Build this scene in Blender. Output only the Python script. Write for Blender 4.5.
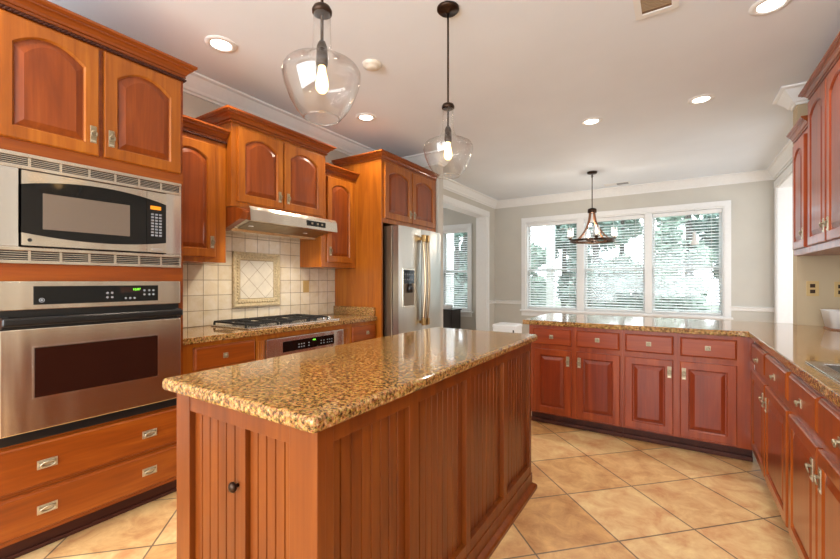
import bpy, bmesh, math, random
from mathutils import Matrix, Vector
random.seed(7)
PI = math.pi
SC = bpy.context.scene
COL = SC.collection
for o in list(bpy.data.objects): bpy.data.objects.remove(o)

# ------------------------------------------------------------------ camera
CAM_H = 1.255
cam = bpy.data.cameras.new('camera'); camo = bpy.data.objects.new('camera', cam); COL.objects.link(camo)
camo.location = (0, 0, CAM_H); camo.rotation_euler = (PI/2, 0, math.atan(258/400.0))
cam.sensor_width = 36.0; cam.lens = 36.0*400/840; cam.shift_y = 2.0/840; cam.clip_start = .05; cam.clip_end = 200
SC.camera = camo

# ------------------------------------------------------------------ view, world, sun
SC.view_settings.view_transform = 'Standard'; SC.view_settings.look = 'None'
SC.view_settings.gamma = 1.0; SC.view_settings.use_curve_mapping = False
SC.view_settings.exposure = 0.6
WORLD_STRENGTH = 3.5
w = bpy.data.worlds.new('world'); SC.world = w; w.use_nodes = True
bg = w.node_tree.nodes['Background']; bg.inputs[0].default_value = (.86, .93, 1.0, 1); bg.inputs[1].default_value = WORLD_STRENGTH
sun = bpy.data.lights.new('sun', 'SUN'); suno = bpy.data.objects.new('sun', sun); COL.objects.link(suno)
sun.energy = 1.5; sun.angle = .03; sun.color = (1, .96, .88)
suno.rotation_euler = (math.radians(38), 0, math.radians(150))   # high sun on the garden, from behind the house
def fill_light(name, loc, rot, sx, sy, e, col=(.93, .97, 1)):      # added area light standing in for daylight
    l = bpy.data.lights.new(name, 'AREA'); l.shape = 'RECTANGLE'; l.size = sx; l.size_y = sy; l.energy = e; l.color = col
    o = bpy.data.objects.new(name, l); o.location = loc; o.rotation_euler = rot; COL.objects.link(o); return o
fill_light('rear_fill_light', (-1.0, -2.62, 1.45), (PI/2, 0, 0), 3.9, 2.0, 105)       # added fill behind the viewer, set in an invented rear window
fill_light('side_room_fill_light', (2.55, 6.0, 1.5), (0, PI/2, 0), 2.0, 2.2, 28, (.94, .97, 1))     # added unseen fill in the room beyond the right doorway
fill_light('left_room_fill_light', (-6.0, 5.7, 1.5), (0, -PI/2, 0), 1.8, 2.2, 22, (.94, .97, 1))    # added unseen fill in the room beyond the left doorway
LAMP_K = .45      # multiplier on every downlight

# ------------------------------------------------------------------ node helpers / materials
def s2l(c):
    return tuple(((x/255.0+.055)/1.055)**2.4 if x/255.0 > .04045 else x/255.0/12.92 for x in c) + (1,)
def newmat(name):
    m = bpy.data.materials.new(name); m.use_nodes = True
    nt = m.node_tree; return m, nt, nt.nodes['Principled BSDF']
def N(nt, t, **kw):
    n = nt.nodes.new(t)
    for k, v in kw.items():
        if k.startswith('i_'): n.inputs[k[2:].replace('_', ' ')].default_value = v
        else: setattr(n, k, v)
    return n
def ramp(nt, stops):
    r = nt.nodes.new('ShaderNodeValToRGB'); e = r.color_ramp.elements
    while len(e) > 1: e.remove(e[-1])
    e[0].position, e[0].color = stops[0]
    for p, c in stops[1:]:
        x = e.new(p); x.color = c
    return r
def plain(name, rgb, rough=.5, metal=0, spec=.5, noise=0, bump=0, coat=0, scale=30):
    m, nt, b = newmat(name); L = nt.links
    b.inputs['Roughness'].default_value = rough; b.inputs['Metallic'].default_value = metal
    b.inputs['Specular IOR Level'].default_value = spec; b.inputs['Coat Weight'].default_value = coat
    c = s2l(rgb)
    tc = N(nt, 'ShaderNodeTexCoord'); n = N(nt, 'ShaderNodeTexNoise', i_Scale=scale, i_Detail=4.0)
    L.new(tc.outputs['Object'], n.inputs['Vector'])
    k = max(noise, .02)
    r = ramp(nt, [(.3, tuple(x*(1-k) for x in c[:3])+(1,)), (.7, tuple(min(1, x*(1+k)) for x in c[:3])+(1,))])
    L.new(n.outputs['Fac'], r.inputs[0]); L.new(r.outputs[0], b.inputs['Base Color'])
    if bump:
        bp = N(nt, 'ShaderNodeBump', i_Strength=bump, i_Distance=.002); L.new(n.outputs['Fac'], bp.inputs['Height']); L.new(bp.outputs[0], b.inputs['Normal'])
    return m
def wood(name, dark, mid, light, axis=2, rough=.3, coat=.22):
    m, nt, b = newmat(name); L = nt.links
    tc = N(nt, 'ShaderNodeTexCoord'); geo = N(nt, 'ShaderNodeNewGeometry')
    s = [9, 9, 9]; s[axis] = .8
    mp = N(nt, 'ShaderNodeMapping', i_Scale=tuple(s)); L.new(geo.outputs['Position'], mp.inputs['Vector'])
    n1 = N(nt, 'ShaderNodeTexNoise', i_Scale=1.3, i_Detail=5.0, i_Distortion=1.2, i_Roughness=.55); L.new(mp.outputs[0], n1.inputs['Vector'])
    s2 = [90, 90, 90]; s2[axis] = 3
    mp2 = N(nt, 'ShaderNodeMapping', i_Scale=tuple(s2)); L.new(geo.outputs['Position'], mp2.inputs['Vector'])
    n2 = N(nt, 'ShaderNodeTexNoise', i_Scale=1.0, i_Detail=3.0); L.new(mp2.outputs[0], n2.inputs['Vector'])
    mx = N(nt, 'ShaderNodeMath', operation='MULTIPLY_ADD'); mx.inputs[1].default_value = .3; L.new(n2.outputs['Fac'], mx.inputs[0]); L.new(n1.outputs['Fac'], mx.inputs[2])
    r = ramp(nt, [(.30, s2l(dark)), (.66, s2l(mid)), (1.0, s2l(light))]); L.new(mx.outputs[0], r.inputs[0])
    L.new(r.outputs[0], b.inputs['Base Color'])
    b.inputs['Roughness'].default_value = rough; b.inputs['Coat Weight'].default_value = coat; b.inputs['Coat Roughness'].default_value = .1; b.inputs['Specular IOR Level'].default_value = .35
    bp = N(nt, 'ShaderNodeBump', i_Strength=.04, i_Distance=.002); L.new(n2.outputs['Fac'], bp.inputs['Height']); L.new(bp.outputs[0], b.inputs['Normal'])
    return m
def steel(name, rgb=(222, 214, 200), rough=.24, axis=1):
    m, nt, b = newmat(name); L = nt.links
    geo = N(nt, 'ShaderNodeNewGeometry')
    mp = N(nt, 'ShaderNodeMapping', i_Scale=(7, 7, .9)); L.new(geo.outputs['Position'], mp.inputs['Vector'])
    n3 = N(nt, 'ShaderNodeTexNoise', i_Scale=1.0, i_Detail=1.5); L.new(mp.outputs[0], n3.inputs['Vector'])
    s = [700, 700, 700]; s[axis] = 8
    mp2 = N(nt, 'ShaderNodeMapping', i_Scale=tuple(s)); L.new(geo.outputs['Position'], mp2.inputs['Vector'])
    n = N(nt, 'ShaderNodeTexNoise', i_Scale=1.0, i_Detail=1.0); L.new(mp2.outputs[0], n.inputs['Vector'])
    r = ramp(nt, [(.35, tuple(x*.94 for x in s2l(rgb)[:3])+(1,)), (.65, s2l(rgb))]); L.new(n.outputs['Fac'], r.inputs[0]); L.new(r.outputs[0], b.inputs['Base Color'])
    b.inputs['Metallic'].default_value = 1; b.inputs['Roughness'].default_value = rough
    bp = N(nt, 'ShaderNodeBump', i_Strength=.5, i_Distance=.02); L.new(n3.outputs['Fac'], bp.inputs['Height']); L.new(bp.outputs[0], b.inputs['Normal'])
    return m
def granite(name):
    m, nt, b = newmat(name); L = nt.links
    geo = N(nt, 'ShaderNodeNewGeometry')
    n1 = N(nt, 'ShaderNodeTexNoise', i_Scale=85.0, i_Detail=7.0, i_Roughness=.68); L.new(geo.outputs['Position'], n1.inputs['Vector'])
    r1 = ramp(nt, [(.34, s2l((42, 28, 16))), (.43, s2l((108, 74, 38))), (.50, s2l((156, 114, 62))), (.60, s2l((182, 142, 88))), (.72, s2l((208, 182, 138)))])
    L.new(n1.outputs['Fac'], r1.inputs[0])
    v = N(nt, 'ShaderNodeTexVoronoi', i_Scale=200.0); L.new(geo.outputs['Position'], v.inputs['Vector'])
    n2 = N(nt, 'ShaderNodeTexNoise', i_Scale=110.0, i_Detail=5.0, i_Roughness=.7); L.new(geo.outputs['Position'], n2.inputs['Vector'])
    r2 = ramp(nt, [(.56, (0, 0, 0, 1)), (.62, (1, 1, 1, 1))]); L.new(n2.outputs['Fac'], r2.inputs[0])
    mx = N(nt, 'ShaderNodeMix', data_type='RGBA'); L.new(r2.outputs[0], mx.inputs['Factor']); L.new(r1.outputs[0], mx.inputs['A']); mx.inputs['B'].default_value = s2l((66, 44, 26))
    mm = N(nt, 'ShaderNodeMix', data_type='RGBA', blend_type='SOFT_LIGHT'); mm.inputs['Factor'].default_value = .3
    L.new(mx.outputs['Result'], mm.inputs['A']); L.new(v.outputs['Color'], mm.inputs['B'])
    L.new(mm.outputs['Result'], b.inputs['Base Color'])
    b.inputs['Roughness'].default_value = .08; b.inputs['Specular IOR Level'].default_value = .5; b.inputs['Coat Weight'].default_value = .15; b.inputs['Coat Roughness'].default_value = .03
    return m
def tiles(name, plane, pitch, off, rot, c1, c2, grout, mortar, rough, coat=0, mott=.25, nscale=6.0):
    m, nt, b = newmat(name); L = nt.links
    geo = N(nt, 'ShaderNodeNewGeometry'); sep = N(nt, 'ShaderNodeSeparateXYZ'); L.new(geo.outputs['Position'], sep.inputs[0])
    cmb = N(nt, 'ShaderNodeCombineXYZ')
    L.new(sep.outputs['XYZ'.index(plane[0])], cmb.inputs[0]); L.new(sep.outputs['XYZ'.index(plane[1])], cmb.inputs[1])
    mp = N(nt, 'ShaderNodeMapping', i_Rotation=(0, 0, rot), i_Location=(off[0], off[1], 0)); L.new(cmb.outputs[0], mp.inputs['Vector'])
    br = N(nt, 'ShaderNodeTexBrick', offset=0.0, squash=1.0)
    br.inputs['Color1'].default_value = s2l(c1); br.inputs['Color2'].default_value = s2l(c2); br.inputs['Mortar'].default_value = s2l(grout)
    br.inputs['Scale'].default_value = 1; br.inputs['Mortar Size'].default_value = mortar; br.inputs['Mortar Smooth'].default_value = .3
    br.inputs['Brick Width'].default_value = pitch; br.inputs['Row Height'].default_value = pitch
    L.new(mp.outputs[0], br.inputs['Vector'])
    n = N(nt, 'ShaderNodeTexNoise', i_Scale=nscale, i_Detail=8.0, i_Roughness=.68, i_Distortion=.5); L.new(geo.outputs['Position'], n.inputs['Vector'])
    r = ramp(nt, [(.32, (.5-mott, .5-mott, .5-mott*1.15, 1)), (.68, (.5+mott, .5+mott, .5+mott*1.1, 1))]); L.new(n.outputs['Fac'], r.inputs[0])
    mx = N(nt, 'ShaderNodeMix', data_type='RGBA', blend_type='OVERLAY'); mx.inputs['Factor'].default_value = .8
    L.new(br.outputs['Color'], mx.inputs['A']); L.new(r.outputs[0], mx.inputs['B']); L.new(mx.outputs['Result'], b.inputs['Base Color'])
    b.inputs['Roughness'].default_value = rough; b.inputs['Coat Weight'].default_value = coat; b.inputs['Coat Roughness'].default_value = .15
    inv = N(nt, 'ShaderNodeMath', operation='SUBTRACT'); inv.inputs[0].default_value = 1; L.new(br.outputs['Fac'], inv.inputs[1])
    ad = N(nt, 'ShaderNodeMath', operation='MULTIPLY_ADD'); ad.inputs[1].default_value = .12; L.new(n.outputs['Fac'], ad.inputs[0]); L.new(inv.outputs[0], ad.inputs[2])
    bp = N(nt, 'ShaderNodeBump', i_Strength=.5, i_Distance=.002); L.new(ad.outputs[0], bp.inputs['Height']); L.new(bp.outputs[0], b.inputs['Normal'])
    return m
def thin_glass(name, tint=(1, 1, 1), rough=.0, ior=1.5, boost=1.0):
    m, nt, b = newmat(name); L = nt.links; nt.nodes.remove(b)
    out = nt.nodes['Material Output']; tr = N(nt, 'ShaderNodeBsdfTransparent'); tr.inputs[0].default_value = tuple(tint)+(1,)
    gl = N(nt, 'ShaderNodeBsdfGlossy'); gl.inputs['Roughness'].default_value = rough
    fr = N(nt, 'ShaderNodeLayerWeight', i_Blend=.5); pw = N(nt, 'ShaderNodeMath', operation='POWER'); pw.inputs[1].default_value = 3.0
    L.new(fr.outputs['Facing'], pw.inputs[0])
    mul = N(nt, 'ShaderNodeMath', operation='MULTIPLY_ADD', use_clamp=True); mul.inputs[1].default_value = .8; mul.inputs[2].default_value = .045*boost
    L.new(pw.outputs[0], mul.inputs[0])
    mx = N(nt, 'ShaderNodeMixShader'); L.new(mul.outputs[0], mx.inputs[0]); L.new(tr.outputs[0], mx.inputs[1]); L.new(gl.outputs[0], mx.inputs[2]); L.new(mx.outputs[0], out.inputs[0])
    return m
def emit(name, rgb, s):
    m, nt, b = newmat(name); b.inputs['Base Color'].default_value = s2l(rgb)
    b.inputs['Emission Color'].default_value = s2l(rgb); b.inputs['Emission Strength'].default_value = s
    return m

M = {}
M['wall'] = plain('greige_wall_paint', (200, 196, 186), .85, noise=.03, scale=3)
M['ceil'] = plain('ceiling_paint', (229, 235, 242), .9, noise=.02, scale=2)
M['white'] = plain('white_trim_paint', (232, 232, 230), .35, noise=.02)
M['floor'] = tiles('diagonal_floor_tile', 'XY', .438, (2.125, -1.785), PI/4, (220, 182, 130), (198, 148, 92), (122, 100, 76), .005, .38, coat=.15, mott=.25, nscale=7)
M['splash'] = tiles('wall_tile', 'YZ', .117, (-1.672+.117*20, -.915+.117*20), 0, (232, 222, 200), (216, 204, 180), (150, 134, 108), .0028, .3, coat=.2, mott=.12, nscale=14.0)
M['mural'] = tiles('mural_tile', 'YZ', .117, (-1.512*1.0+0.0, -.8), PI/4, (224, 218, 202), (212, 204, 186), (158, 138, 106), .003, .3, mott=.08)
W_ = dict(f=((150, 80, 30), (192, 112, 48), (214, 140, 72)), p=((132, 62, 24), (166, 88, 40), (190, 112, 56)))
M['wf'] = wood('cherry_frame', (120, 60, 13), (158, 86, 20), (186, 114, 34))
M['wfy'] = wood('cherry_rail_lengthwise', (108, 46, 11), (140, 66, 15), (168, 92, 27), axis=1)
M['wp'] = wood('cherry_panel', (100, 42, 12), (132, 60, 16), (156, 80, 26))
M['wr'] = wood('cherry_crown', (100, 44, 12), (138, 66, 18), (166, 90, 30), axis=1)
M['rf'] = wood('cherry_frame_backlit_tint', (104, 38, 15), (142, 58, 22), (168, 82, 36))  # cherry again; the redder cast of the backlight is painted into these three
M['rfx'] = wood('cherry_rail_backlit_tint', (104, 38, 15), (142, 58, 22), (168, 82, 36), axis=0)
M['rp'] = wood('cherry_panel_backlit_tint', (94, 32, 13), (128, 48, 20), (152, 68, 30))
M['isl'] = wood('island_cherry', (82, 34, 7), (112, 52, 10), (134, 70, 17), coat=.15, rough=.35)
M['qf'] = wood('right_run_frame', (114, 48, 12), (154, 72, 17), (180, 98, 30), coat=.5)
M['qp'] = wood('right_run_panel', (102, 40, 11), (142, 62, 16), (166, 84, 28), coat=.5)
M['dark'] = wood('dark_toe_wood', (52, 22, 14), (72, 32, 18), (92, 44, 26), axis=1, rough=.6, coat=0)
M['gran'] = granite('golden_granite')
M['steel'] = steel('brushed_steel'); M['steelz'] = steel('brushed_steel_upright', (224, 222, 218), .24, axis=2)
M['fridge'] = steel('refrigerator_steel', (190, 187, 180), .3, axis=2)
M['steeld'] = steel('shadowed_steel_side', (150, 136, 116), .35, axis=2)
M['blackg'] = plain('black_glass', (10, 9, 9), .07, spec=.45)
M['black'] = plain('black_plastic', (20, 20, 21), .3)
M['iron'] = plain('cast_iron', (30, 29, 28), .6)
M['ovglass'] = plain('oven_window_glass', (40, 18, 13), .08, spec=.5)
M['mwglass'] = plain('microwave_window_mesh', (112, 98, 86), .18, spec=.6, noise=.1, scale=900)
M['grey'] = plain('grey_key_print', (138, 140, 144), .5)
M['nickeld'] = plain('tarnished_nickel', (158, 144, 118), .4, metal=.7)
M['nickel'] = plain('antique_nickel', (206, 196, 172), .35, metal=.75, noise=.15, scale=200)
M['bronze'] = plain('oiled_bronze', (60, 44, 34), .35, metal=.85)
M['barh'] = plain('satin_bar_handle', (190, 170, 140), .3, metal=.9)
M['brass'] = plain('brushed_bronze_handle', (176, 142, 92), .28, metal=1)
M['glass'] = thin_glass('window_glass', (.98, 1, 1))
M['pglass'] = thin_glass('clear_pendant_glass', (.965, .96, .95), ior=1.5, boost=2.2)
M['bulb'] = emit('glowing_bulb', (255, 206, 140), 4.5)
M['bulbw'] = emit('candle_bulb', (255, 236, 210), 4)
M['lamp'] = emit('downlight_lens', (255, 248, 236), 6)
M['green'] = emit('green_digits', (120, 230, 60), 1.2); M['amber'] = emit('amber_display', (220, 130, 20), .5)
M['stone'] = plain('carved_tile_border', (196, 180, 146), .5, noise=.2, scale=60, bump=.4)
M['almond'] = plain('almond_plate', (190, 160, 102), .35)
M['frost'] = plain('frosted_glass_shade', (240, 240, 238), .3)
def slat_mat():
    m, nt, b = newmat('white_blind_slat'); L = nt.links
    b.inputs['Base Color'].default_value = s2l((238, 240, 240)); b.inputs['Roughness'].default_value = .5
    tl_ = N(nt, 'ShaderNodeBsdfTranslucent'); tl_.inputs[0].default_value = s2l((236, 240, 240))
    mx = N(nt, 'ShaderNodeMixShader'); mx.inputs[0].default_value = .45
    L.new(b.outputs[0], mx.inputs[1]); L.new(tl_.outputs[0], mx.inputs[2]); L.new(mx.outputs[0], nt.nodes['Material Output'].inputs[0]); return m
M['blind'] = slat_mat()
M['espresso'] = plain('espresso_furniture', (44, 40, 40), .35)
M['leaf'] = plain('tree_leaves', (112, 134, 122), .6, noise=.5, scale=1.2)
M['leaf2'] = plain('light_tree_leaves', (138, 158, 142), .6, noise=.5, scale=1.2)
M['bark'] = plain('tree_bark', (80, 74, 68), .9, noise=.3)
M['grass'] = plain('pale_lawn', (104, 116, 96), .95, noise=.3, scale=2)
M['vent'] = plain('vent_interior', (128, 100, 74), .7)
M['chwood'] = wood('chandelier_wood', (104, 66, 44), (138, 94, 66), (164, 122, 92), rough=.5, coat=0)
M['sink'] = steel('sink_steel', (210, 210, 208), .22)
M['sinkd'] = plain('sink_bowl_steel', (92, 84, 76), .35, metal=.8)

# ------------------------------------------------------------------ mesh helpers
WL = {}     # world location of every object made
def wl(o): return WL[o.name]
class MB:
    def __init__(self, mat4=None): self.bm = bmesh.new(); self.M = mat4 or Matrix.Identity(4)
    def v(self, p): return self.bm.verts.new(self.M @ Vector(p))
    def f(self, vs):
        try: return self.bm.faces.new(vs)
        except ValueError: return None
    def box(self, x0, x1, y0, y1, z0, z1, bev=0, seg=2):
        x0, x1 = sorted((x0, x1)); y0, y1 = sorted((y0, y1)); z0, z1 = sorted((z0, z1))
        c = [self.v(p) for p in ((x0,y0,z0),(x1,y0,z0),(x1,y1,z0),(x0,y1,z0),(x0,y0,z1),(x1,y0,z1),(x1,y1,z1),(x0,y1,z1))]
        fs = [self.f([c[i] for i in q]) for q in ((3,2,1,0),(4,5,6,7),(0,1,5,4),(1,2,6,5),(2,3,7,6),(3,0,4,7))]
        if bev: bmesh.ops.bevel(self.bm, geom=list({e for f in fs for e in f.edges}), offset=bev, segments=seg, profile=.6, affect='EDGES')
        return self
    def loops(self, Ls, cap0=False, cap1=True, close=True, smooth=False):
        rings = [[self.v(p) for p in L] for L in Ls]
        n = len(rings[0])
        for a, b in zip(rings, rings[1:]):
            for i in range(n if close else n-1):
                j = (i+1) % n
                f = self.f([a[i], a[j], b[j], b[i]])
                if f and smooth: f.smooth = True
        if cap0: self.f(rings[0][::-1])
        if cap1: self.f(rings[-1])
        return self
    def lathe(self, prof, c, n=24, caps=(False, False), smooth=True, axis=2):
        rings = []
        for r, h in prof:
            L = []
            for i in range(n):
                a = 2*PI*i/n
                p = (r*math.cos(a), r*math.sin(a), h)
                if axis == 0: p = (p[2], p[0], p[1])
                if axis == 1: p = (p[1], p[2], p[0])
                L.append((c[0]+p[0], c[1]+p[1], c[2]+p[2]))
            rings.append(L)
        return self.loops(rings, caps[0], caps[1], True, smooth)
    def tube(self, pts, r, n=8, closed=False, cap=True, twist=0, smooth=True):
        P = [Vector(p) for p in pts]; rings = []; up = Vector((0, 0, 1)); m = len(P)
        rr = r if isinstance(r, (list, tuple)) else [r]*m
        for i in range(m):
            if closed: d = P[(i+1) % m]-P[i-1]
            else: d = P[min(i+1, m-1)]-P[max(i-1, 0)]
            d.normalize(); a = d.cross(up)
            if a.length < .05: a = d.cross(Vector((0, 1, 0)))
            a.normalize(); b = a.cross(d)
            rings.append([P[i]+(a*math.cos(t)+b*math.sin(t))*rr[i] for t in (2*PI*k/n+twist*i for k in range(n))])
        if closed: rings.append(rings[0])
        self.loops(rings, cap and not closed, cap and not closed, True, smooth)
        return self
    def sweep(self, path, prof, closed=False):
        # path [(x,y)], prof [(out,z)]; out is to the right of travel
        m = len(path); rings = []
        for i in range(m):
            P = Vector(path[i]); ds = []
            if i > 0 or closed: ds.append((P-Vector(path[i-1])).normalized())
            if i < m-1 or closed: ds.append((Vector(path[(i+1) % m])-P).normalized())
            ns = [Vector((d.y, -d.x)) for d in ds]
            nn = ns[0] if len(ns) == 1 else (ns[0]+ns[1])/(1+ns[0].dot(ns[1]))
            rings.append([(P.x+nn.x*o, P.y+nn.y*o, z) for o, z in prof])
        if closed: rings.append(rings[0])
        self.loops(rings, not closed, not closed, True)
        return self
    def build(self, name, mat, parent=None, label=None, kind=None, loc=None, cat=None, group=None, bevel=0):
        bm = self.bm
        bmesh.ops.remove_doubles(bm, verts=bm.verts, dist=1e-6)
        bmesh.ops.recalc_face_normals(bm, faces=bm.faces)
        xs = [v.co for v in bm.verts]
        lo = Vector((min(c.x for c in xs), min(c.y for c in xs), min(c.z for c in xs))); hi = Vector((max(c.x for c in xs), max(c.y for c in xs), max(c.z for c in xs)))
        org = Vector(loc) if loc else Vector(((lo.x+hi.x)/2, (lo.y+hi.y)/2, lo.z))
        for v in bm.verts: v.co -= org
        me = bpy.data.meshes.new(name); bm.to_mesh(me); bm.free()
        o = bpy.data.objects.new(name, me); COL.objects.link(o)
        if not isinstance(mat, (list, tuple)): mat = [mat]
        for mm in mat: me.materials.append(mm)
        if parent: o.parent = parent; o.location = org-wl(parent)
        else: o.location = org
        WL[o.name] = org.copy()
        if label: o['label'] = label
        if cat: o['category'] = cat
        if group: o['group'] = group
        if kind: o['kind'] = kind
        if bevel:
            md = o.modifiers.new('bevel', 'BEVEL'); md.width = bevel; md.segments = 3; md.limit_method = 'ANGLE'
        return o
def thing(name, label, cat, loc, group=None):
    o = bpy.data.objects.new(name, None); COL.objects.link(o); o.location = loc; o.empty_display_size = .1
    WL[o.name] = Vector(loc); o['label'] = label; o['category'] = cat
    if group: o['group'] = group
    return o
def copy_tree(o, parent=None, delta=None):
    c = o.copy(); COL.objects.link(c)
    if parent: c.parent = parent
    if delta: c.location = o.location+Vector(delta)
    WL[c.name] = wl(o)+(Vector(delta) if delta else Vector((0, 0, 0)))
    for ch in list(o.children): copy_tree(ch, c)
    return c
def B(*a, **k): return MB().box(*a, **k)
def frameL(x): return Matrix(((0,0,1,x),(1,0,0,0),(0,1,0,0),(0,0,0,1)))       # u=+Y  v=Z  w=+X
def frameP(y): return Matrix(((1,0,0,0),(0,0,-1,y),(0,1,0,0),(0,0,0,1)))      # u=+X  v=Z  w=-Y
def frameR(x): return Matrix(((0,0,-1,x),(-1,0,0,0),(0,1,0,0),(0,0,0,1)))     # u=-Y  v=Z  w=-X
def frameB(y): return Matrix(((-1,0,0,0),(0,0,1,y),(0,1,0,0),(0,0,0,1)))
def text(s, size, M4, name, mat, parent, u, v, wv, ext=.0005):
    c = bpy.data.curves.new(name, 'FONT'); c.body = s; c.size = size; c.extrude = ext; c.align_x = 'CENTER'; c.align_y = 'CENTER'
    t = bpy.data.objects.new(name, c); COL.objects.link(t)
    bpy.context.view_layer.update(); dg = bpy.context.evaluated_depsgraph_get()
    me = bpy.data.meshes.new_from_object(t.evaluated_get(dg)); bpy.data.objects.remove(t)
    mb = MB(M4); mb.bm.from_mesh(me)
    for q in mb.bm.verts: q.co = M4 @ (q.co+Vector((u, v, wv)))
    return mb.build(name, mat, parent)

# ------------------------------------------------------------------ the setting
CEIL = 2.78
def st(name, mb, mat, label=None, parent=None): return mb.build(name, mat, parent, label=label, kind='structure')
st('floor', B(-6.2, 2.8, -2.6, 7.45, -.12, 0), M['floor'])
st('ceiling', B(-6.2, 2.8, -2.6, 7.45, CEIL, CEIL+.12), M['ceil'])
mb = B(-3.22, -3.06, -2.6, 4.24, 0, CEIL); mb.box(-3.06, -2.40, 4.12, 4.24, 0, CEIL); st('wall_left', mb, M['wall'])
mb = B(-3.16, -2.96, 4.24, 4.34, 0, CEIL); mb.box(-3.16, -2.96, 6.85, 7.24, 0, CEIL); mb.box(-3.16, -2.96, 4.34, 6.85, 2.46, CEIL)
st('wall_breakfast_left', mb, M['wall'])
# back wall with one triple window and, past the doorway, the next room's window
def wall_with_holes(x0, x1, z1, holes, y0, y1):
    mb = MB(); xs = x0
    for a, b, c, d in holes:
        mb.box(xs, a, y0, y1, 0, z1); mb.box(a, b, y0, y1, 0, c); mb.box(a, b, y0, y1, d, z1); xs = b
    mb.box(xs, x1, y0, y1, 0, z1); return mb
BW0, BW1 = 7.24, 7.40
st('wall_back', wall_with_holes(-6.2, 2.8, CEIL, [(-4.78, -3.52, .66, 2.33), (-2.35, .56, .74, 2.34)], BW0, BW1), M['wall'])
mb = B(1.12, 1.32, 4.40, 4.95, 0, CEIL); mb.box(1.12, 1.32, 7.10, 7.24, 0, CEIL); mb.box(1.12, 1.32, 4.95, 7.10, 2.52, CEIL); st('wall_breakfast_right', mb, M['wall'])
mb = B(1.10, 1.26, -2.6, 4.40, 0, CEIL); st('wall_right', mb, M['wall'])
st('wall_end', B(.79, 1.10, 4.27, 4.40, 0, CEIL), plain('wall_paint_warm_shade', (182, 164, 134), .85, noise=.03, scale=3))  # warm shade on this wall face, painted in as a tan colour
mb = B(-3.06, -2.95, -2.75, -2.6, 0, CEIL); mb.box(.95, 1.10, -2.75, -2.6, 0, CEIL); mb.box(-2.95, .95, -2.75, -2.6, 0, .45); mb.box(-2.95, .95, -2.75, -2.6, 2.45, CEIL); st('wall_front', mb, M['wall'])  # unseen rear wall; its opening is made for the added fill light
mb = MB()
for a, b in ((-2.95, -2.88), (-1.03, -.97), (.88, .95)): mb.box(a, b, -2.70, -2.64, .45, 2.45)
mb.box(-2.95, .95, -2.70, -2.64, .45, .52); mb.box(-2.95, .95, -2.70, -2.64, 2.38, 2.45); st('window_3', mb, M['white'])  # invented window frame around the rear fill light
st('wall_far_right', B(2.66, 2.8, 3.0, 7.24, 0, CEIL), M['white'])
st('wall_far_left', B(-6.2, -6.08, 4.24, 7.24, 0, CEIL), M['wall'])
st('wall_far_front', B(-6.2, -3.22, 4.12, 4.24, 0, CEIL), M['wall'])
cp = [(0, -.13), (.012, -.13), (.014, -.115), (.028, -.108), (.036, -.09), (.06, -.06), (.082, -.03), (.088, -.022), (.1, -.018), (.11, -.012), (.11, 0), (0, 0)]
st('trim_1', MB().sweep([(-3.06,-2.5),(-3.06,4.12),(-2.40,4.12),(-2.40,4.24),(-2.96,4.24),(-2.96,7.24),(1.12,7.24),(1.12,4.40),(.79,4.40),(.79,4.27),(1.10,4.27),(1.10,-2.5)], [(o, CEIL+z) for o, z in cp]), M['white'], 'white crown molding')
rail = [(0, .835), (.012, .838), (.018, .85), (.02, .87), (.03, .885), (.03, .895), (0, .9)]
st('trim_2', MB().sweep([(-2.96, 6.96), (-2.96, 7.24), (-2.43, 7.24)], rail), M['white'], 'white chair rail left of the window')
st('trim_3', MB().sweep([(.64, 7.24), (1.12, 7.24), (1.12, 7.2)], rail), M['white'], 'white chair rail right of the window')
bb = [(0, 0), (.018, 0), (.018, .11), (.008, .13), (0, .13)]
st('baseboard_back', MB().sweep([(-2.96, 6.96), (-2.96, 7.24), (1.12, 7.24), (1.12, 7.2)], bb), M['white'])
st('baseboard_left', MB().sweep([(-2.40, 4.13), (-2.40, 4.24), (-2.95, 4.24)], bb), M['white'])
# doorway casings
def casing_y(name, face, sgn, y0, y1, ztop, wdt, back):
    """door casing on a wall whose face is x=face, opening y0..y1; jamb lining through to x=back"""
    mb = MB()
    for a, b in ((y0-wdt, y0), (y1, y1+wdt)): mb.box(face, face+sgn*.02, a, b, 0, ztop, .003)
    mb.box(face, face+sgn*.024, y0-wdt, y1+wdt, ztop, ztop+wdt, .003)
    mb.box(back, face+sgn*.004, y0-.004, y0+.014, 0, ztop); mb.box(back, face+sgn*.004, y1-.014, y1+.004, 0, ztop)
    mb.box(back, face+sgn*.004, y0+.014, y1-.014, ztop-.014, ztop+.004)
    return st(name, mb, M['white'])
casing_y('door_1', -2.96, 1, 4.345, 6.85, 2.46, .09, -3.165)
casing_y('door_2', 1.12, -1, 4.95, 7.10, 2.52, .09, 1.325)

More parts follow.
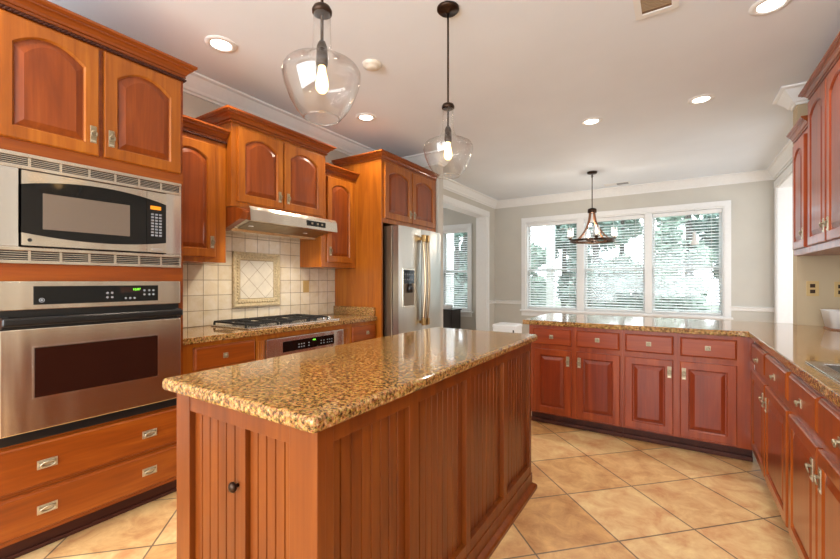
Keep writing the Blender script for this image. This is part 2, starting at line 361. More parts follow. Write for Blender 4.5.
# windows: frame > sashes; the blinds are things of their own
def window_unit(idx, x0, x1, z0, z1, cw, splits, midrail, stool=True, label=None):
    fr = MB(); y = BW0
    fr.box(x0-cw, x0, y-.022, y, z0-.02, z1+cw, .003); fr.box(x1, x1+cw, y-.022, y, z0-.02, z1+cw, .003); fr.box(x0-cw, x1+cw, y-.026, y-.001, z1, z1+cw, .003)
    fr.box(x0-.0, x0+.02, y-.003, BW1-.01, z0, z1); fr.box(x1-.02, x1, y-.003, BW1-.01, z0, z1); fr.box(x0+.02, x1-.02, y-.003, BW1-.01, z1-.02, z1); fr.box(x0+.02, x1-.02, y-.003, BW1-.01, z0, z0+.02)
    for a, b in zip(splits, splits[1:]): fr.box(a[1], b[0], y-.015, BW1-.01, z0+.02, z1-.02, .003)
    if stool: fr.box(x0-cw-.02, x1+cw+.02, y-.06, y+.02, z0-.03, z0, .006); fr.box(x0-cw, x1+cw, y-.018, y, z0-.11, z0-.031)
    f = st('window_%d' % idx, fr, M['white'], label)
    for a, b in splits:
        a += .0; zc = midrail
        for (za, zb, yy) in ((zc-.02, z1-.02, .11), (z0+.02, zc+.02, .08)):
            s = MB(); t = .032
            s.box(a+.002, a+t, y+yy, y+yy+.028, za, zb); s.box(b-t, b-.002, y+yy, y+yy+.028, za, zb); s.box(a+t, b-t, y+yy, y+yy+.028, zb-t, zb); s.box(a+t, b-t, y+yy, y+yy+.028, za, za+t+.004)
            so = st('window_sash', s, M['white'], parent=f)
            st('window_pane', B(a+t, b-t, y+yy+.012, y+yy+.016, za+t, zb-t), M['glass'], parent=so)
    return f
SPL = [(-2.33, -1.458), (-1.345, -.44), (-.34, .54)]
window_unit(1, -2.35, .56, .74, 2.34, .08, SPL, 1.468, label='white triple window')
window_unit(2, -4.78, -3.52, .66, 2.33, .08, [(-4.76, -4.18), (-4.12, -3.54)], 1.468, label='white window of the next room')
def blind(x0, x1, z0, z1, label, group):
    t = thing('window_blind', label, 'blind', ((x0+x1)/2, BW0+.045, z0), group)
    B(x0, x1, BW0+.012, BW0+.07, z1-.06, z1-.002, .004).build('headrail', M['white'], t)
    mb = MB(); n = int((z1-.09-z0-.04)/.044); tl = math.radians(20); hw = .0245
    for i in range(n):
        z = z0+.05+i*.044; dy, dz = hw*math.cos(tl), hw*math.sin(tl); y = BW0+.042
        mb.loops([[(x0+.004, y-dy, z-dz), (x0+.004, y+dy, z+dz), (x0+.004, y+dy, z+dz+.0028), (x0+.004, y-dy, z-dz+.0028)],
                  [(x1-.004, y-dy, z-dz), (x1-.004, y+dy, z+dz), (x1-.004, y+dy, z+dz+.0028), (x1-.004, y-dy, z-dz+.0028)]], True, True)
    mb.build('slats', M['blind'], t)
    B(x0+.002, x1-.002, BW0+.018, BW0+.066, z0+.004, z0+.024, .003).build('bottom_rail', M['white'], t)
    c = MB()
    for k in (.14, .5, .86):
        x = x0+(x1-x0)*k; c.box(x-.002, x+.002, BW0+.014, BW0+.016, z0+.02, z1-.05)
    c.build('ladder_cord', M['white'], t)
    return t
for (a, b), lb in zip(SPL, ('leftmost blind of the wide triple window', 'middle blind of the wide triple window, behind the chandelier', 'rightmost blind of the wide triple window')):
    blind(a+.004, b-.004, .765, 2.318, 'open white slatted blind, '+lb, 'blinds of the breakfast window')
blind(-4.756, -4.184, .685, 2.308, 'open white slatted blind at left in the window through the doorway', 'blinds seen through the doorway')
blind(-4.116, -3.544, .685, 2.308, 'open white slatted blind at right in the window through the doorway, above dark cabinet', 'blinds seen through the doorway')

# ------------------------------------------------------------------ cabinet building blocks
def door_loop(u0, u1, v0, v1, w, ins, arch, n=12):
    u0 += ins; u1 -= ins; v0 += ins; v1 -= ins
    L = [(u0, v0, w), (u1, v0, w)]
    for k in range(n+1):
        s = k/n; u = u1+(u0-u1)*s
        L.append((u, v1-arch*((2*s-1)**2) if arch else v1, w))
    return L
def handle_mesh(mb, u, v, w, kind):
    """kind: 'v' upright back plate with ring, 'k' small square plate with ring, 'b' wide plate with oval bail"""
    def dk(n0):
        for f in list(mb.bm.faces)[n0:]: f.material_index = 1
    if kind == 'v':
        mb.box(u-.0125, u+.0125, v-.042, v+.042, w, w+.003, .0008)
        n0 = len(mb.bm.faces)
        for dv in (-.033, .033): mb.box(u-.009, u+.009, v+dv-.004, v+dv+.004, w+.003, w+.0055)
        mb.lathe([(.006, 0), (.0065, .008), (.008, .012), (.006, .016)], (u, v+.012, w+.003), 10, (False, True))
        mb.tube([(u+.012*math.sin(a), v+.0+.014*math.cos(a), w+.014+.004*math.cos(a)) for a in (2*PI*k/14 for k in range(14))], .0028, 6, closed=True); dk(n0)
    elif kind == 'k':
        mb.box(u-.0165, u+.0165, v-.0165, v+.0165, w, w+.003, .0008)
        n0 = len(mb.bm.faces); mb.lathe([(.006, 0), (.007, .009), (.008, .013), (.005, .017)], (u, v+.003, w+.003), 10, (False, True))
        mb.tube([(u+.010*math.sin(a), v-.003+.011*math.cos(a), w+.013) for a in (2*PI*k/12 for k in range(12))], .0026, 6, closed=True); dk(n0)
    else:
        mb.box(u-.036, u+.036, v-.02, v+.02, w, w+.003, .0008)
        n0 = len(mb.bm.faces); mb.box(u-.030, u+.030, v+.006, v+.012, w+.003, w+.008, .001); dk(n0)
        mb.tube([(u+.027*math.sin(a), v-.002+.013*math.cos(a), w+.012+.004*math.cos(a)) for a in (2*PI*k/18 for k in range(18))], .003, 6, closed=True)
        mb.tube([(u+.020*math.sin(a), v-.002+.008*math.cos(a), w+.0045) for a in (2*PI*k/18 for k in range(18))], .0025, 5, closed=True); dk(len(mb.bm.faces)-90)
def cab_door(F, par, u0, u1, v0, v1, w0, arch=0, hd=None, mf='wf', mp='wp', t=.02, stile=.055, oven=.005):
    e = .006
    out = lambda w, i: door_loop(u0, u1, v0, v1, w, i, 0)
    def op(w, i):
        a = door_loop(u0+stile, u1-stile, v0+stile, v1-stile, w, i, arch); return a
    mb = MB(F).loops([out(w0, 0), out(w0+t-e, 0), out(w0+t-.0015, .0025), out(w0+t, e), op(w0+t, 0), op(w0+t-.003, .002), op(w0+t-.007, .006), op(w0+t-.011, .007)], True, False)
    d = mb.build('door', M[mf], par)
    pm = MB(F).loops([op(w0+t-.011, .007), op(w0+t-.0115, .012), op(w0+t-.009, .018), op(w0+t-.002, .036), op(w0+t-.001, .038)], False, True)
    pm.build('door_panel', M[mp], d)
    if hd:
        h = MB(F); handle_mesh(h, hd[0], hd[1], w0+t, hd[2] if len(hd) > 2 else 'v'); h.build('handle', [M['nickel'], M['nickeld']], d)
    return d
def cab_drawer(F, par, u0, u1, v0, v1, w0, hds, mat='wfy', t=.02, name='drawer'):
    L = lambda w, i: [(u0+i, v0+i, w), (u1-i, v0+i, w), (u1-i, v1-i, w), (u0+i, v1-i, w)]
    d = MB(F).loops([L(w0, 0), L(w0+t-.011, 0), L(w0+t-.009, .002), L(w0+t-.005, .0045), L(w0+t-.003, .009), L(w0+t, .012)], True, True).build(name, M[mat], par)
    for u, v, k in hds:
        h = MB(F); handle_mesh(h, u, v, w0+t, k); h.build('handle', [M['nickel'], M['nickeld']], d)
    return d
def crown_prof(z0, z1, out):
    h = z1-z0
    P = [(0, 0), (.14, 0), (.20, .05), (.20, .15), (.12, .17), (.12, .22), (.26, .25), (.34, .40), (.52, .56), (.72, .62), (.72, .72), (.80, .74), (.92, .82), (1, .84), (1, 1), (-.05, 1)]
    return [(a*out, z0+b*h) for a, b in P]
def rope(pts, par, mat, r=.010, pitch=.016):
    mb = MB(); P = [Vector(p) for p in pts]
    for a, b in zip(P, P[1:]):
        d = b-a; n = int(d.length/pitch)
        if n < 1: continue
        q = [a+d*(i/(2.0*n)) for i in range(2*n+1)]
        for ph in (0, PI):
            path = []
            dn = d.normalized(); s = Vector((dn.y, -dn.x, 0))
            for i, p in enumerate(q):
                an = PI*i/2+ph; path.append(p+s*(r*.5*math.cos(an))+Vector((0, 0, r*.5*math.sin(an))))
            mb.tube(path, r*.62, 5)
    return mb.build('rope_molding', mat, par)

# ------------------------------------------------------------------ tall oven cabinet
FX = -2.46; F = frameL(0)
T = thing('oven_cabinet', 'tall cherry cabinet housing the microwave and wall oven at far left', 'cabinet', (-2.75, .83, 0))
TL, TR = .43, 1.228
mb = B(-3.05, FX-.02, TL, TL+.019, .1, 2.43); mb.box(-3.05, FX-.02, TR-.019, TR, .1, 2.43); mb.box(-3.05, -3.035, TL+.019, TR-.019, .1, 2.43)
for z in (.1, .50, 1.285, 1.85, 2.411): mb.box(-3.035, FX-.02, TL+.019, TR-.019, z, z+.019)
mb.build('carcass', M['wf'], T)
mb = MB()
for a, b in ((TL, .457), (1.203, TR)): mb.box(FX-.02, FX, a, b, .1, 2.44)
for a, b in ((.1, .121), (.304, .328), (.52, .538), (1.258, 1.333), (1.826, 1.888), (2.418, 2.44)): mb.box(FX-.02, FX, .457, 1.203, a, b)
mb.box(FX-.02, FX, .812, .840, 1.888, 2.418)
mb.build('face_frame', M['wfy'], T)
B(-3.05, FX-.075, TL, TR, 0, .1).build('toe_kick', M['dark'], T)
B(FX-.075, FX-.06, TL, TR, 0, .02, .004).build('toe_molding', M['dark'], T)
cab_door(F, T, .447, .816, 1.884, 2.425, FX, .062, (.790, 1.985))
cab_door(F, T, .836, 1.208, 1.884, 2.425, FX, .062, (.866, 1.985))
cab_drawer(F, T, .447, 1.208, .120, .307, FX, [(.618, .215, 'b'), (1.042, .215, 'b')])
cab_drawer(F, T, .447, 1.208, .324, .524, FX, [(.618, .42, 'b'), (1.042, .42, 'b')])
MB().sweep([(-3.05, TL), (FX, TL), (FX, TR), (-3.05, TR)][::-1][::-1], [(0, 0)]) if False else None
def cab_crown(par, x0, face, y0, y1, z0, z1, out, mat='wr', ends=(1, 1), ropez=None):
    # path must travel so that 'right' is outwards: along -X at the far end... go (back,y0)->(face,y0)->(face,y1)->(back,y1)
    path = []
    if ends[0]: path.append((x0, y0))
    path += [(face, y0), (face, y1)]
    if ends[1]: path.append((x0, y1))
    sgn = 1 if face > x0 else -1
    if sgn < 0: path = path[::-1]
    MB().sweep(path, crown_prof(z0, z1, out)).build('crown_molding', M[mat], par)
    if ropez is not None:
        e = .008*sgn
        pts = ([(x0, y0-.008, ropez)] if ends[0] else [])+[(face+e, y0-(.008 if ends[0] else 0), ropez), (face+e, y1+(.008 if ends[1] else 0), ropez)]+([(x0, y1+.008, ropez)] if ends[1] else [])
        rope(pts, par, M['dark'])
cab_crown(T, -3.05, FX, TL, TR, 2.452, 2.530, .056, ends=(1, 1), ropez=2.444)
B(-3.05, FX, TL, TR, 2.4405, 2.452).build('top_board', M['wr'], T)

# ------------------------------------------------------------------ microwave with trim kit
MW = thing('microwave', 'built-in stainless microwave with dark curved glass door and vented trim', 'microwave', (-2.75, .83, 1.31))
mb = MB(F); w0 = FX+.001
mb.box(.450, .524, 1.409, 1.756, w0, w0+.012, .002); mb.build('side_trim', M['steelz'], MW)
MB(F).box(1.128, 1.211, 1.409, 1.756, w0, w0+.012, .002).build('side_trim', M['steelz'], MW)
for z0, z1 in ((1.756, 1.826), (1.334, 1.409)):
    mb = MB(F); mb.box(.450, 1.211, z0, z0+.016, w0, w0+.014, .002); mb.box(.450, 1.211, z1-.018, z1, w0, w0+.016, .003)
    n = 7; wd = (1.211-.450)/n
    for i in range(n+1): mb.box(.450+i*wd-.005+(.005 if i == 0 else 0)-(.005 if i == n else 0), .450+i*wd+.005+(.005 if i == 0 else 0)-(.005 if i == n else 0), z0+.016, z1-.018, w0, w0+.013)
    for k in range(4):
        z = z0+.0205+k*(z1-z0-.036)/4; mb.box(.452, 1.209, z, z+.003, w0+.005, w0+.010)
    g = mb.build('vent_grille', M['steel'], MW)
    MB(F).box(.452, 1.209, z0+.014, z1-.016, w0, w0+.002).build('vent_backing', M['black'], g)
MB(F).box(.525, 1.127, 1.409, 1.756, -2.90, FX-.002).build('housing', M['black'], MW)
mw0, mw1, mz0, mz1 = .529, 1.123, 1.416, 1.748; sp = 1.024
wf = FX+.001
def band(mb, u0, u1, zfun0, zfun1, wa, wb, n=16, bulge=0):
    Ls = []
    for i in range(n+1):
        u = u0+(u1-u0)*i/n; bl = bulge*(1-((i/n)*2-1)**2)
        Ls.append([(u, zfun0(u), wa), (u, zfun0(u), wb+bl), (u, zfun1(u), wb+bl), (u, zfun1(u), wa)])
    mb.loops(Ls, True, True)
um = (mw0+mw1)/2
ztop = lambda u: 1.748-.022-.040*((u-um)/.297)**2
zbot = lambda u: 1.416+.030+.026*((u-um)/.297)**2
D_ = MB(F); band(D_, mw0, sp-.001, lambda u: mz0, zbot, wf, wf+.030); band(D_, mw0, sp-.001, ztop, lambda u: mz1, wf, wf+.030)
D_.box(mw0, sp-.001, mz0, mz1, wf, wf+.02); d = D_.build('microwave_door', M['steel'], MW)
g = MB(F); band(g, mw0, sp-.001, zbot, ztop, wf, wf+.026); g.build('door_glass', M['blackg'], d)
MB(F).box(.60, .945, 1.493, 1.657, wf+.026, wf+.0275, .0005).build('viewing_window', M['mwglass'], d)
C_ = MB(F); band(C_, sp+.001, mw1, lambda u: mz0, zbot, wf, wf+.030, 4); band(C_, sp+.001, mw1, ztop, lambda u: mz1, wf, wf+.030, 4); C_.box(sp+.001, mw1, mz0, mz1, wf, wf+.02); cpn = C_.build('control_panel', M['steel'], MW)
g = MB(F); band(g, sp+.001, mw1, zbot, ztop, wf, wf+.026, 4); g.build('keypad_glass', M['blackg'], cpn)
MB(F).box(1.043, 1.096, 1.652, 1.672, wf+.026, wf+.0268).build('display', M['amber'], cpn)
kb = MB(F)
for r in range(8):
    for c in range(3):
        u = 1.046+c*.020; v = 1.505+r*.0165
        kb.box(u, u+.014, v, v+.010, wf+.026, wf+.0272)
kb.build('keypad', M['grey'], cpn)
MB(F).box(1.048, 1.100, 1.424, 1.438, wf+.030, wf+.033, .001).build('door_button', M['steelz'], cpn)
bd = MB(F); bd.tube([(.556+.007*math.cos(a), 1.440+.007*math.sin(a), wf+.031) for a in (2*PI*k/12 for k in range(12))], .0012, 5, closed=True); bd.lathe([(.0055, 0), (.0055, .001)], (.556, 1.440, wf+.030), 12, (False, True)); bd.build('maker_badge', M['black'], d)

# ------------------------------------------------------------------ wall oven
OV = thing('wall_oven', 'stainless wall oven with black handle and dark window below the microwave', 'oven', (-2.75, .83, .54))
MB(F).box(.465, 1.195, .552, 1.240, -3.0, FX-.002).build('housing', M['black'], OV)
cp_ = MB(F).box(.460, 1.199, 1.128, 1.256, wf, wf+.028, .003).build('control_panel', M['steel'], OV)
MB(F).box(.568, 1.080, 1.150, 1.234, wf+.028, wf+.0295, .0005).build('display_glass', M['blackg'], cp_)
text('10:07', .017, F, 'clock_digits', M['green'], cp_, .975, 1.213, wf+.030)
MB(F).box(.90, 1.0, 1.198, 1.226, wf+.0293, wf+.0299).build('clock_window', M['ovglass'], cp_)
for (u, v, n, m_) in ((.845, 1.175, 2, 2), (.925, 1.168, 3, 1), (1.012, 1.185, 1, 2), (1.036, 1.185, 2, 2)):
    for i in range(n):
        for j in range(m_):
            MB(F).lathe([(.0058, 0), (.0058, .0006)], (u+i*.020, v+j*.022, wf+.0295), 10, (False, True)).build('touch_key', M['grey'], cp_)
bd = MB(F); bd.tube([(.596+.009*math.cos(a), 1.170+.009*math.sin(a), wf+.0298) for a in (2*PI*k/14 for k in range(14))], .0014, 5, closed=True); bd.lathe([(.005, 0), (.005, .001)], (.596, 1.170, wf+.0295), 12, (False, True)); bd.build('maker_badge', M['grey'], cp_)
MB(F).box(.462, 1.197, 1.044, 1.127, wf, wf+.012).build('vent_gap', M['black'], OV)
od = MB(F).box(.460, 1.199, .584, 1.044, wf, wf+.034, .004).build('oven_door', M['steel'], OV)
MB(F).box(.563, 1.082, .726, .964, wf+.034, wf+.0348, .0003).build('window_frame', M['steelz'], od)
MB(F).box(.570, 1.075, .733, .957, wf+.0348, wf+.0365, .0006).build('window_glass', M['ovglass'], od)
hb = MB(F); hb.box(.462, 1.197, 1.060, 1.096, wf+.040, wf+.068, .010, 3)
for u in (.475, 1.183): hb.box(u-.012, u+.012, 1.048, 1.100, wf+.012, wf+.045, .002)
hb.build('handle', M['black'], od)
MB(F).box(.460, 1.199, .540, .582, wf, wf+.022, .003).build('bottom_vent', M['black'], OV)

# ------------------------------------------------------------------ left wall: upper cabinets
def upper(name_label, face, y0, y1, z0, z1, cz, out, doors, mat=('wf', 'wp'), ropez=None, ends=(0, 1), arch=.05, wall=-3.058, bot=None, side=1):
    t = thing('wall_cabinet', name_label, 'cabinet', ((wall+face)/2, (y0+y1)/2, z0))
    sg = 1 if face > wall else -1
    B(wall, face-.02*sg, y0, y1, z0, z1).build('carcass', M[mat[0]], t)
    Fr = frameL(face) if sg > 0 else frameR(face)
    U = (lambda a, b: (a, b)) if sg > 0 else (lambda a, b: (-b, -a))
    fr = MB(Fr); a, b = U(y0, y1)
    zt = z1
    us = [U(q[0], q[1]) for q in doors]
    us.sort()
    fr.box(a, us[0][0]+.012, z0, zt, -.02, 0); fr.box(us[-1][1]-.012, b, z0, zt, -.02, 0)
    for p, q in zip(us, us[1:]): fr.box(p[1]-.012, q[0]+.012, z0, zt, -.02, 0)
    for p in us:
        fr.box(p[0]+.012, p[1]-.012, z0, doors[0][2]+.012, -.02, 0); fr.box(p[0]+.012, p[1]-.012, doors[0][3]-.012, zt, -.02, 0)
    fr.build('face_frame', M[mat[0]], t)
    for d in doors:
        p = U(d[0], d[1]); hd = d[4]; hu = hd[0] if sg > 0 else -hd[0]
        cab_door(Fr, t, p[0], p[1], d[2], d[3], 0, arch, (hu, hd[1], 'v'), mat[0], mat[1])
    cab_crown(t, wall, face, y0, y1, cz[0], cz[1], out, ends=ends, ropez=ropez, mat='wr')
    return t
upper('single-door cherry wall cabinet between the tall oven cabinet and the range hood', -2.76, 1.232, 1.676, 1.39, 2.262, (2.262, 2.342), .056,
      [(1.245, 1.592, 1.425, 2.215, (1.565, 1.53))], ends=(0, 0), ropez=2.256)
upper('raised two-door cherry wall cabinet above the range hood', -2.70, 1.682, 2.596, 1.80, 2.405, (2.405, 2.485), .070,
      [(1.725, 2.120, 1.838, 2.385, (2.085, 1.93)), (2.135, 2.545, 1.838, 2.385, (2.168, 1.93))], ends=(1, 1), arch=.06)
upper('narrow single-door cherry wall cabinet right of the range hood', -2.76, 2.602, 3.068, 1.39, 2.27, (2.27, 2.345), .056,
      [(2.665, 3.015, 1.435, 2.24, (2.70, 1.54))], ends=(0, 0))
# ------------------------------------------------------------------ refrigerator surround
t = thing('refrigerator_cabinet', 'cherry cabinet surrounding and topping the refrigerator', 'cabinet', (-2.74, 3.6, 0))
B(-3.058, -2.43, 3.072, 3.094, 0, 2.455).build('side_panel', M['wf'], t)
B(-3.058, -2.43, 4.092, 4.114, 0, 2.455).build('side_panel', M['wf'], t)
B(-3.058, -2.45, 3.094, 4.092, 1.835, 2.455).build('carcass', M['wf'], t)
fr = MB(frameL(-2.43))
for a, b, c, d in ((3.094, 3.115, 1.835, 2.46), (3.575, 3.60, 1.835, 2.46), (4.065, 4.092, 1.835, 2.46), (3.115, 3.575, 1.835, 1.885), (3.60, 4.065, 1.835, 1.885), (3.115, 3.575, 2.42, 2.46), (3.60, 4.065, 2.42, 2.46)): fr.box(a, b, c, d, -.02, 0)
fr.build('face_frame', M['wf'], t)
Fz = frameL(-2.43)
cab_door(Fz, t, 3.110, 3.578, 1.878, 2.428, 0, .045, (3.55, 1.97), stile=.06)
cab_door(Fz, t, 3.598, 4.070, 1.878, 2.428, 0, .045, (3.626, 1.97), stile=.06)
cab_crown(t, -3.05, -2.43, 3.072, 4.114, 2.455, 2.522, .055, ends=(1, 0))

# ------------------------------------------------------------------ refrigerator
R = thing('refrigerator', 'stainless french-door refrigerator with door dispenser and bronze-ended handles', 'refrigerator', (-2.6, 3.58, 0))
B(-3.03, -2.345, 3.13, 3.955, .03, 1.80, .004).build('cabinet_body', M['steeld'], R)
B(-3.0, -2.36, 3.15, 3.94, 0, .03).build('kick_plate', M['black'], R)
FR = frameL(-2.338)
def rdoor(u0, u1, z0, z1, name):
    Ls = []
    for i in range(9):
        u = u0+(u1-u0)*i/8; bl = .070+.014*(1-((i/8)*2-1)**2)
        Ls.append([(u, z0, 0), (u, z0, bl), (u, z1, bl), (u, z1, 0)])
    return MB(FR).loops(Ls, True, True, smooth=False).build(name, M['fridge'], R)
dl = rdoor(3.133, 3.540, .735, 1.80, 'left_door'); dr_ = rdoor(3.546, 3.950, .735, 1.80, 'right_door'); fz = rdoor(3.133, 3.950, .06, .725, 'freezer_drawer')
for par, u in ((dl, 3.508), (dr_, 3.580)):
    h = MB(FR); pts = [(u, .84+.86*i/16, .115+.028*math.sin(PI*i/16)) for i in range(17)]
    h.tube(pts, .017, 10); h.build('handle', M['barh'], par)
    for z, zz in ((.80, .875), (1.665, 1.74)):
        h = MB(FR); h.box(u-.021, u+.021, z, zz, .104, .142, .009, 3); h.box(u-.012, u+.012, z+.02, z+.05, .074, .107, .003)
        h.build('handle_end', M['brass'], par, label='bronze handle ends')
h = MB(FR).tube([(3.22+.64*i/12, .66, .125+.02*math.sin(PI*i/12)) for i in range(13)], .012, 10); h.box(3.20, 3.23, .645, .675, .075, .135, .004); h.box(3.85, 3.88, .645, .675, .075, .135, .004); h.build('handle', M['steelz'], fz)
ds = MB(FR); u0, u1, z0, z1, wv = 3.180, 3.395, 1.0, 1.385, .086
ds.box(u0, u1, z1-.016, z1, .074, wv+.004, .002); ds.box(u0, u1, z0, z0+.016, .074, wv+.004, .002); ds.box(u0, u0+.012, z0+.016, z1-.016, .074, wv+.004); ds.box(u1-.012, u1, z0+.016, z1-.016, .074, wv+.004)
dsp = ds.build('dispenser_frame', M['steel'], dl)
MB(FR).box(u0+.012, u1-.012, 1.235, z1-.016, .074, wv+.002).build('dispenser_controls', M['blackg'], dl)
kb = MB(FR)
for i in range(4):
    for j in range(2): kb.box(u0+.03+i*.04, u0+.05+i*.04, 1.27+j*.05, 1.282+j*.05, wv+.002, wv+.0026)
kb.build('dispenser_keys', M['grey'], dl)
MB(FR).box(u0+.012, u1-.012, z0+.016, 1.235, .074, .079+.007).build('dispenser_recess', plain('dispenser_recess_grey', (120, 104, 86), .3, metal=.6), dl)
dd = MB(FR); dd.lathe([(.03, 0), (.03, .05), (.012, .09)], (3.288, 1.145, .100), 12, (True, True), axis=1); dd.build('dispenser_spout', M['black'], dl)

# ------------------------------------------------------------------ left base cabinets
def base_unit(label, y0, y1, mats=('wf', 'wp', 'wfy')):
    t = thing('base_cabinet', label, 'cabinet', (-2.78, (y0+y1)/2, 0))
    B(-3.055, -2.52, y0, y1, .1, .872).build('carcass', M[mats[0]], t)
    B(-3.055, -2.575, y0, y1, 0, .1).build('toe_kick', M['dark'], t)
    return t
FB = frameL(-2.50)
def lframe(t, boxes, F_=None, mat='wf'):
    fr = MB(F_ or FB)
    for a, b, c, d in boxes: fr.box(a, b, c, d, -.02, 0)
    fr.build('face_frame', M[mat], t)
t = base_unit('cherry base cabinet with one drawer left of the built-in warming drawer', 1.232, 1.738)
lframe(t, [(1.232, 1.738, .1, .872)])
cab_drawer(FB, t, 1.305, 1.728, .705, .848, 0, [(1.506, .775, 'k')])
cab_door(FB, t, 1.305, 1.728, .115, .675, 0, 0, (1.69, .59))
t = base_unit('cherry base section holding the stainless control panel under the cooktop', 1.742, 2.704)
lframe(t, [(1.742, 1.815, .1, .872), (2.604, 2.704, .1, .872), (1.815, 2.604, .838, .872), (1.815, 2.604, .1, .14)])
for u in (1.762, 1.780, 1.796, 2.634, 2.655, 2.676): MB(FB).tube([(u, .16, 0.0), (u, .83, 0.0)], .006, 8).build('flute', M['wf'], t)
wd = thing('warming_drawer', 'stainless under-cooktop oven with black touch panel in the left counter run', 'oven', (-2.6, 2.21, .14))
MB(FB).box(1.818, 2.601, .16, .830, -.018, -.001).build('housing', M['black'], wd)
c_ = MB(FB).box(1.818, 2.601, .700, .834, 0, .02, .003).build('control_panel', M['steelz'], wd)
MB(FB).box(1.955, 2.485, .724, .803, .02, .0215, .0005).build('display_glass', M['blackg'], c_)
text('10:06', .016, FB, 'clock_digits', M['green'], c_, 2.26, .785, .0218)
for u in (2.10, 2.125, 2.15, 2.20, 2.33, 2.36, 2.40, 2.425, 2.45):
    for v in (.742, .764): MB(FB).box(u, u+.012, v, v+.008, .0215, .0222).build('touch_key', M['grey'], c_)
MB(FB).box(1.818, 2.601, .17, .690, 0, .025, .003).build('drawer_front', M['steel'], wd)
t = base_unit('narrow cherry base cabinet between the cooktop and the refrigerator panel', 2.708, 3.068)
lframe(t, [(2.708, 3.068, .1, .872)])
cab_drawer(FB, t, 2.722, 3.055, .700, .840, 0, [(2.925, .77, 'k')])
cab_door(FB, t, 2.722, 3.055, .115, .675, 0, 0, (2.76, .59))
# counter, upstands, splash
o = B(-3.056, -2.475, 1.232, 3.068, .874, .914).build('countertop', M['gran'], label='speckled golden granite countertop under the gas cooktop on the left wall', cat='countertop', bevel=.006)
o = B(-3.050, -2.50, 3.046, 3.068, .9145, 1.0).build('granite_upstand', M['gran'], label='short granite upstand against the refrigerator side panel', cat='backsplash', bevel=.003)
o = B(-3.0595, -3.050, 1.232, 3.068, .9145, 1.84).build('tile_backsplash', M['splash'], label='square cream tile backsplash behind the gas cooktop', cat='backsplash')
# decorative tile mural
t = thing('tile_mural', 'framed diagonal tile panel with carved beige border on the backsplash', 'wall decor', (-3.04, 2.135, 1.04))
y0, y1, z0, z1 = 1.908, 2.362, 1.042, 1.502
mb = MB()
prof = [(0, 0), (.022, .004), (.026, .014), (.018, .022), (.010, .030)]
def rect_frame(a0, a1, b0, b1, ins, x): return [(x, a0+ins, b0+ins), (x, a1-ins, b0+ins), (x, a1-ins, b1-ins), (x, a0+ins, b1-ins)]
mb.loops([rect_frame(y0, y1, z0, z1, 0, -3.050), rect_frame(y0, y1, z0, z1, 0, -3.032), rect_frame(y0, y1, z0, z1, .008, -3.026), rect_frame(y0, y1, z0, z1, .02, -3.028), rect_frame(y0, y1, z0, z1, .024, -3.036), rect_frame(y0, y1, z0, z1, .06, -3.036), rect_frame(y0, y1, z0, z1, .066, -3.042)], False, False)
mb.build('frame', M['stone'], t)
cv = MB()
def studs(p0, p1, n):
    for i in range(n):
        s = (i+.5)/n; a = p0[0]+(p1[0]-p0[0])*s; b = p0[1]+(p1[1]-p0[1])*s
        cv.lathe([(.011, 0), (.010, .004), (.005, .007), (.0, .0075)], (-3.036, a, b), 8, axis=0)
cxx = .042
for a, b in (((y0+cxx, z0+cxx), (y1-cxx, z0+cxx)), ((y0+cxx, z1-cxx), (y1-cxx, z1-cxx)), ((y0+cxx, z0+cxx), (y0+cxx, z1-cxx)), ((y1-cxx, z0+cxx), (y1-cxx, z1-cxx))): studs(a, b, 15)
cv.build('carving', M['stone'], t)
ym, zm = (y0+y1)/2, (z0+z1)/2; q = .0795
mt = MB(); mt.box(-3.050, -3.0455, y0+.064, y1-.064, z0+.064, z1-.064)
mt.build('tile_grout', plain('tan_grout', (160, 140, 108), .8), t)
# diagonal tiles clipped to the panel
def clip(poly, axis, lim, keep_less):
    out = []
    for i in range(len(poly)):
        a, b = poly[i], poly[(i+1) % len(poly)]
        ia = (a[axis] <= lim) if keep_less else (a[axis] >= lim); ib = (b[axis] <= lim) if keep_less else (b[axis] >= lim)
        if ia: out.append(a)
        if ia != ib:
            s = (lim-a[axis])/(b[axis]-a[axis]); out.append((a[0]+(b[0]-a[0])*s, a[1]+(b[1]-a[1])*s))
    return out
half = (y1-y0)/2-.068; mt = MB(); dgl = half*2/2/2*1.0
d2 = half/2.0*1.0      # half diagonal of a tile -> 2 x 2 full diagonals across
d2 = half/2*1.0
for i in range(-4, 5):
    for j in range(-4, 5):
        if (i+j) % 2 == 0:
            c = (i*d2*1.0, j*d2*1.0); g_ = .0028
            poly = [(c[0]-d2+g_, c[1]), (c[0], c[1]-d2+g_), (c[0]+d2-g_, c[1]), (c[0], c[1]+d2-g_)]
            for ax, lim, kl in ((0, half, True), (0, -half, False), (1, half, True), (1, -half, False)):
                poly = clip(poly, ax, lim, kl)
                if len(poly) < 3: break
            if len(poly) >= 3:
                A = [(-3.0454, ym+p[0], zm+p[1]) for p in poly]; Bq = [(-3.0425, ym+p[0], zm+p[1]) for p in poly]
                mt.loops([A, Bq], True, True)
mt.build('diagonal_tiles', plain('cream_mural_tile', (222, 216, 200), .3, noise=.08, scale=12), t)
def outlet(label, F_, u, v, mat='almond', duplex=True, group=None):
    t = MB(F_).box(u-.036, u+.036, v-.058, v+.058, 0, .005, .0015).build('wall_outlet', M[mat], label=label, cat='outlet', group=group)
    for dv in (-.022, .022):
        MB(F_).box(u-.015, u+.015, v+dv-.014, v+dv+.014, .005, .0065, .0005).build('socket', M['bronze'] if not duplex else M[mat], t)
    return t
outlet('almond outlet on the tile backsplash right of the mural', frameL(-3.050), 2.675, 1.205)

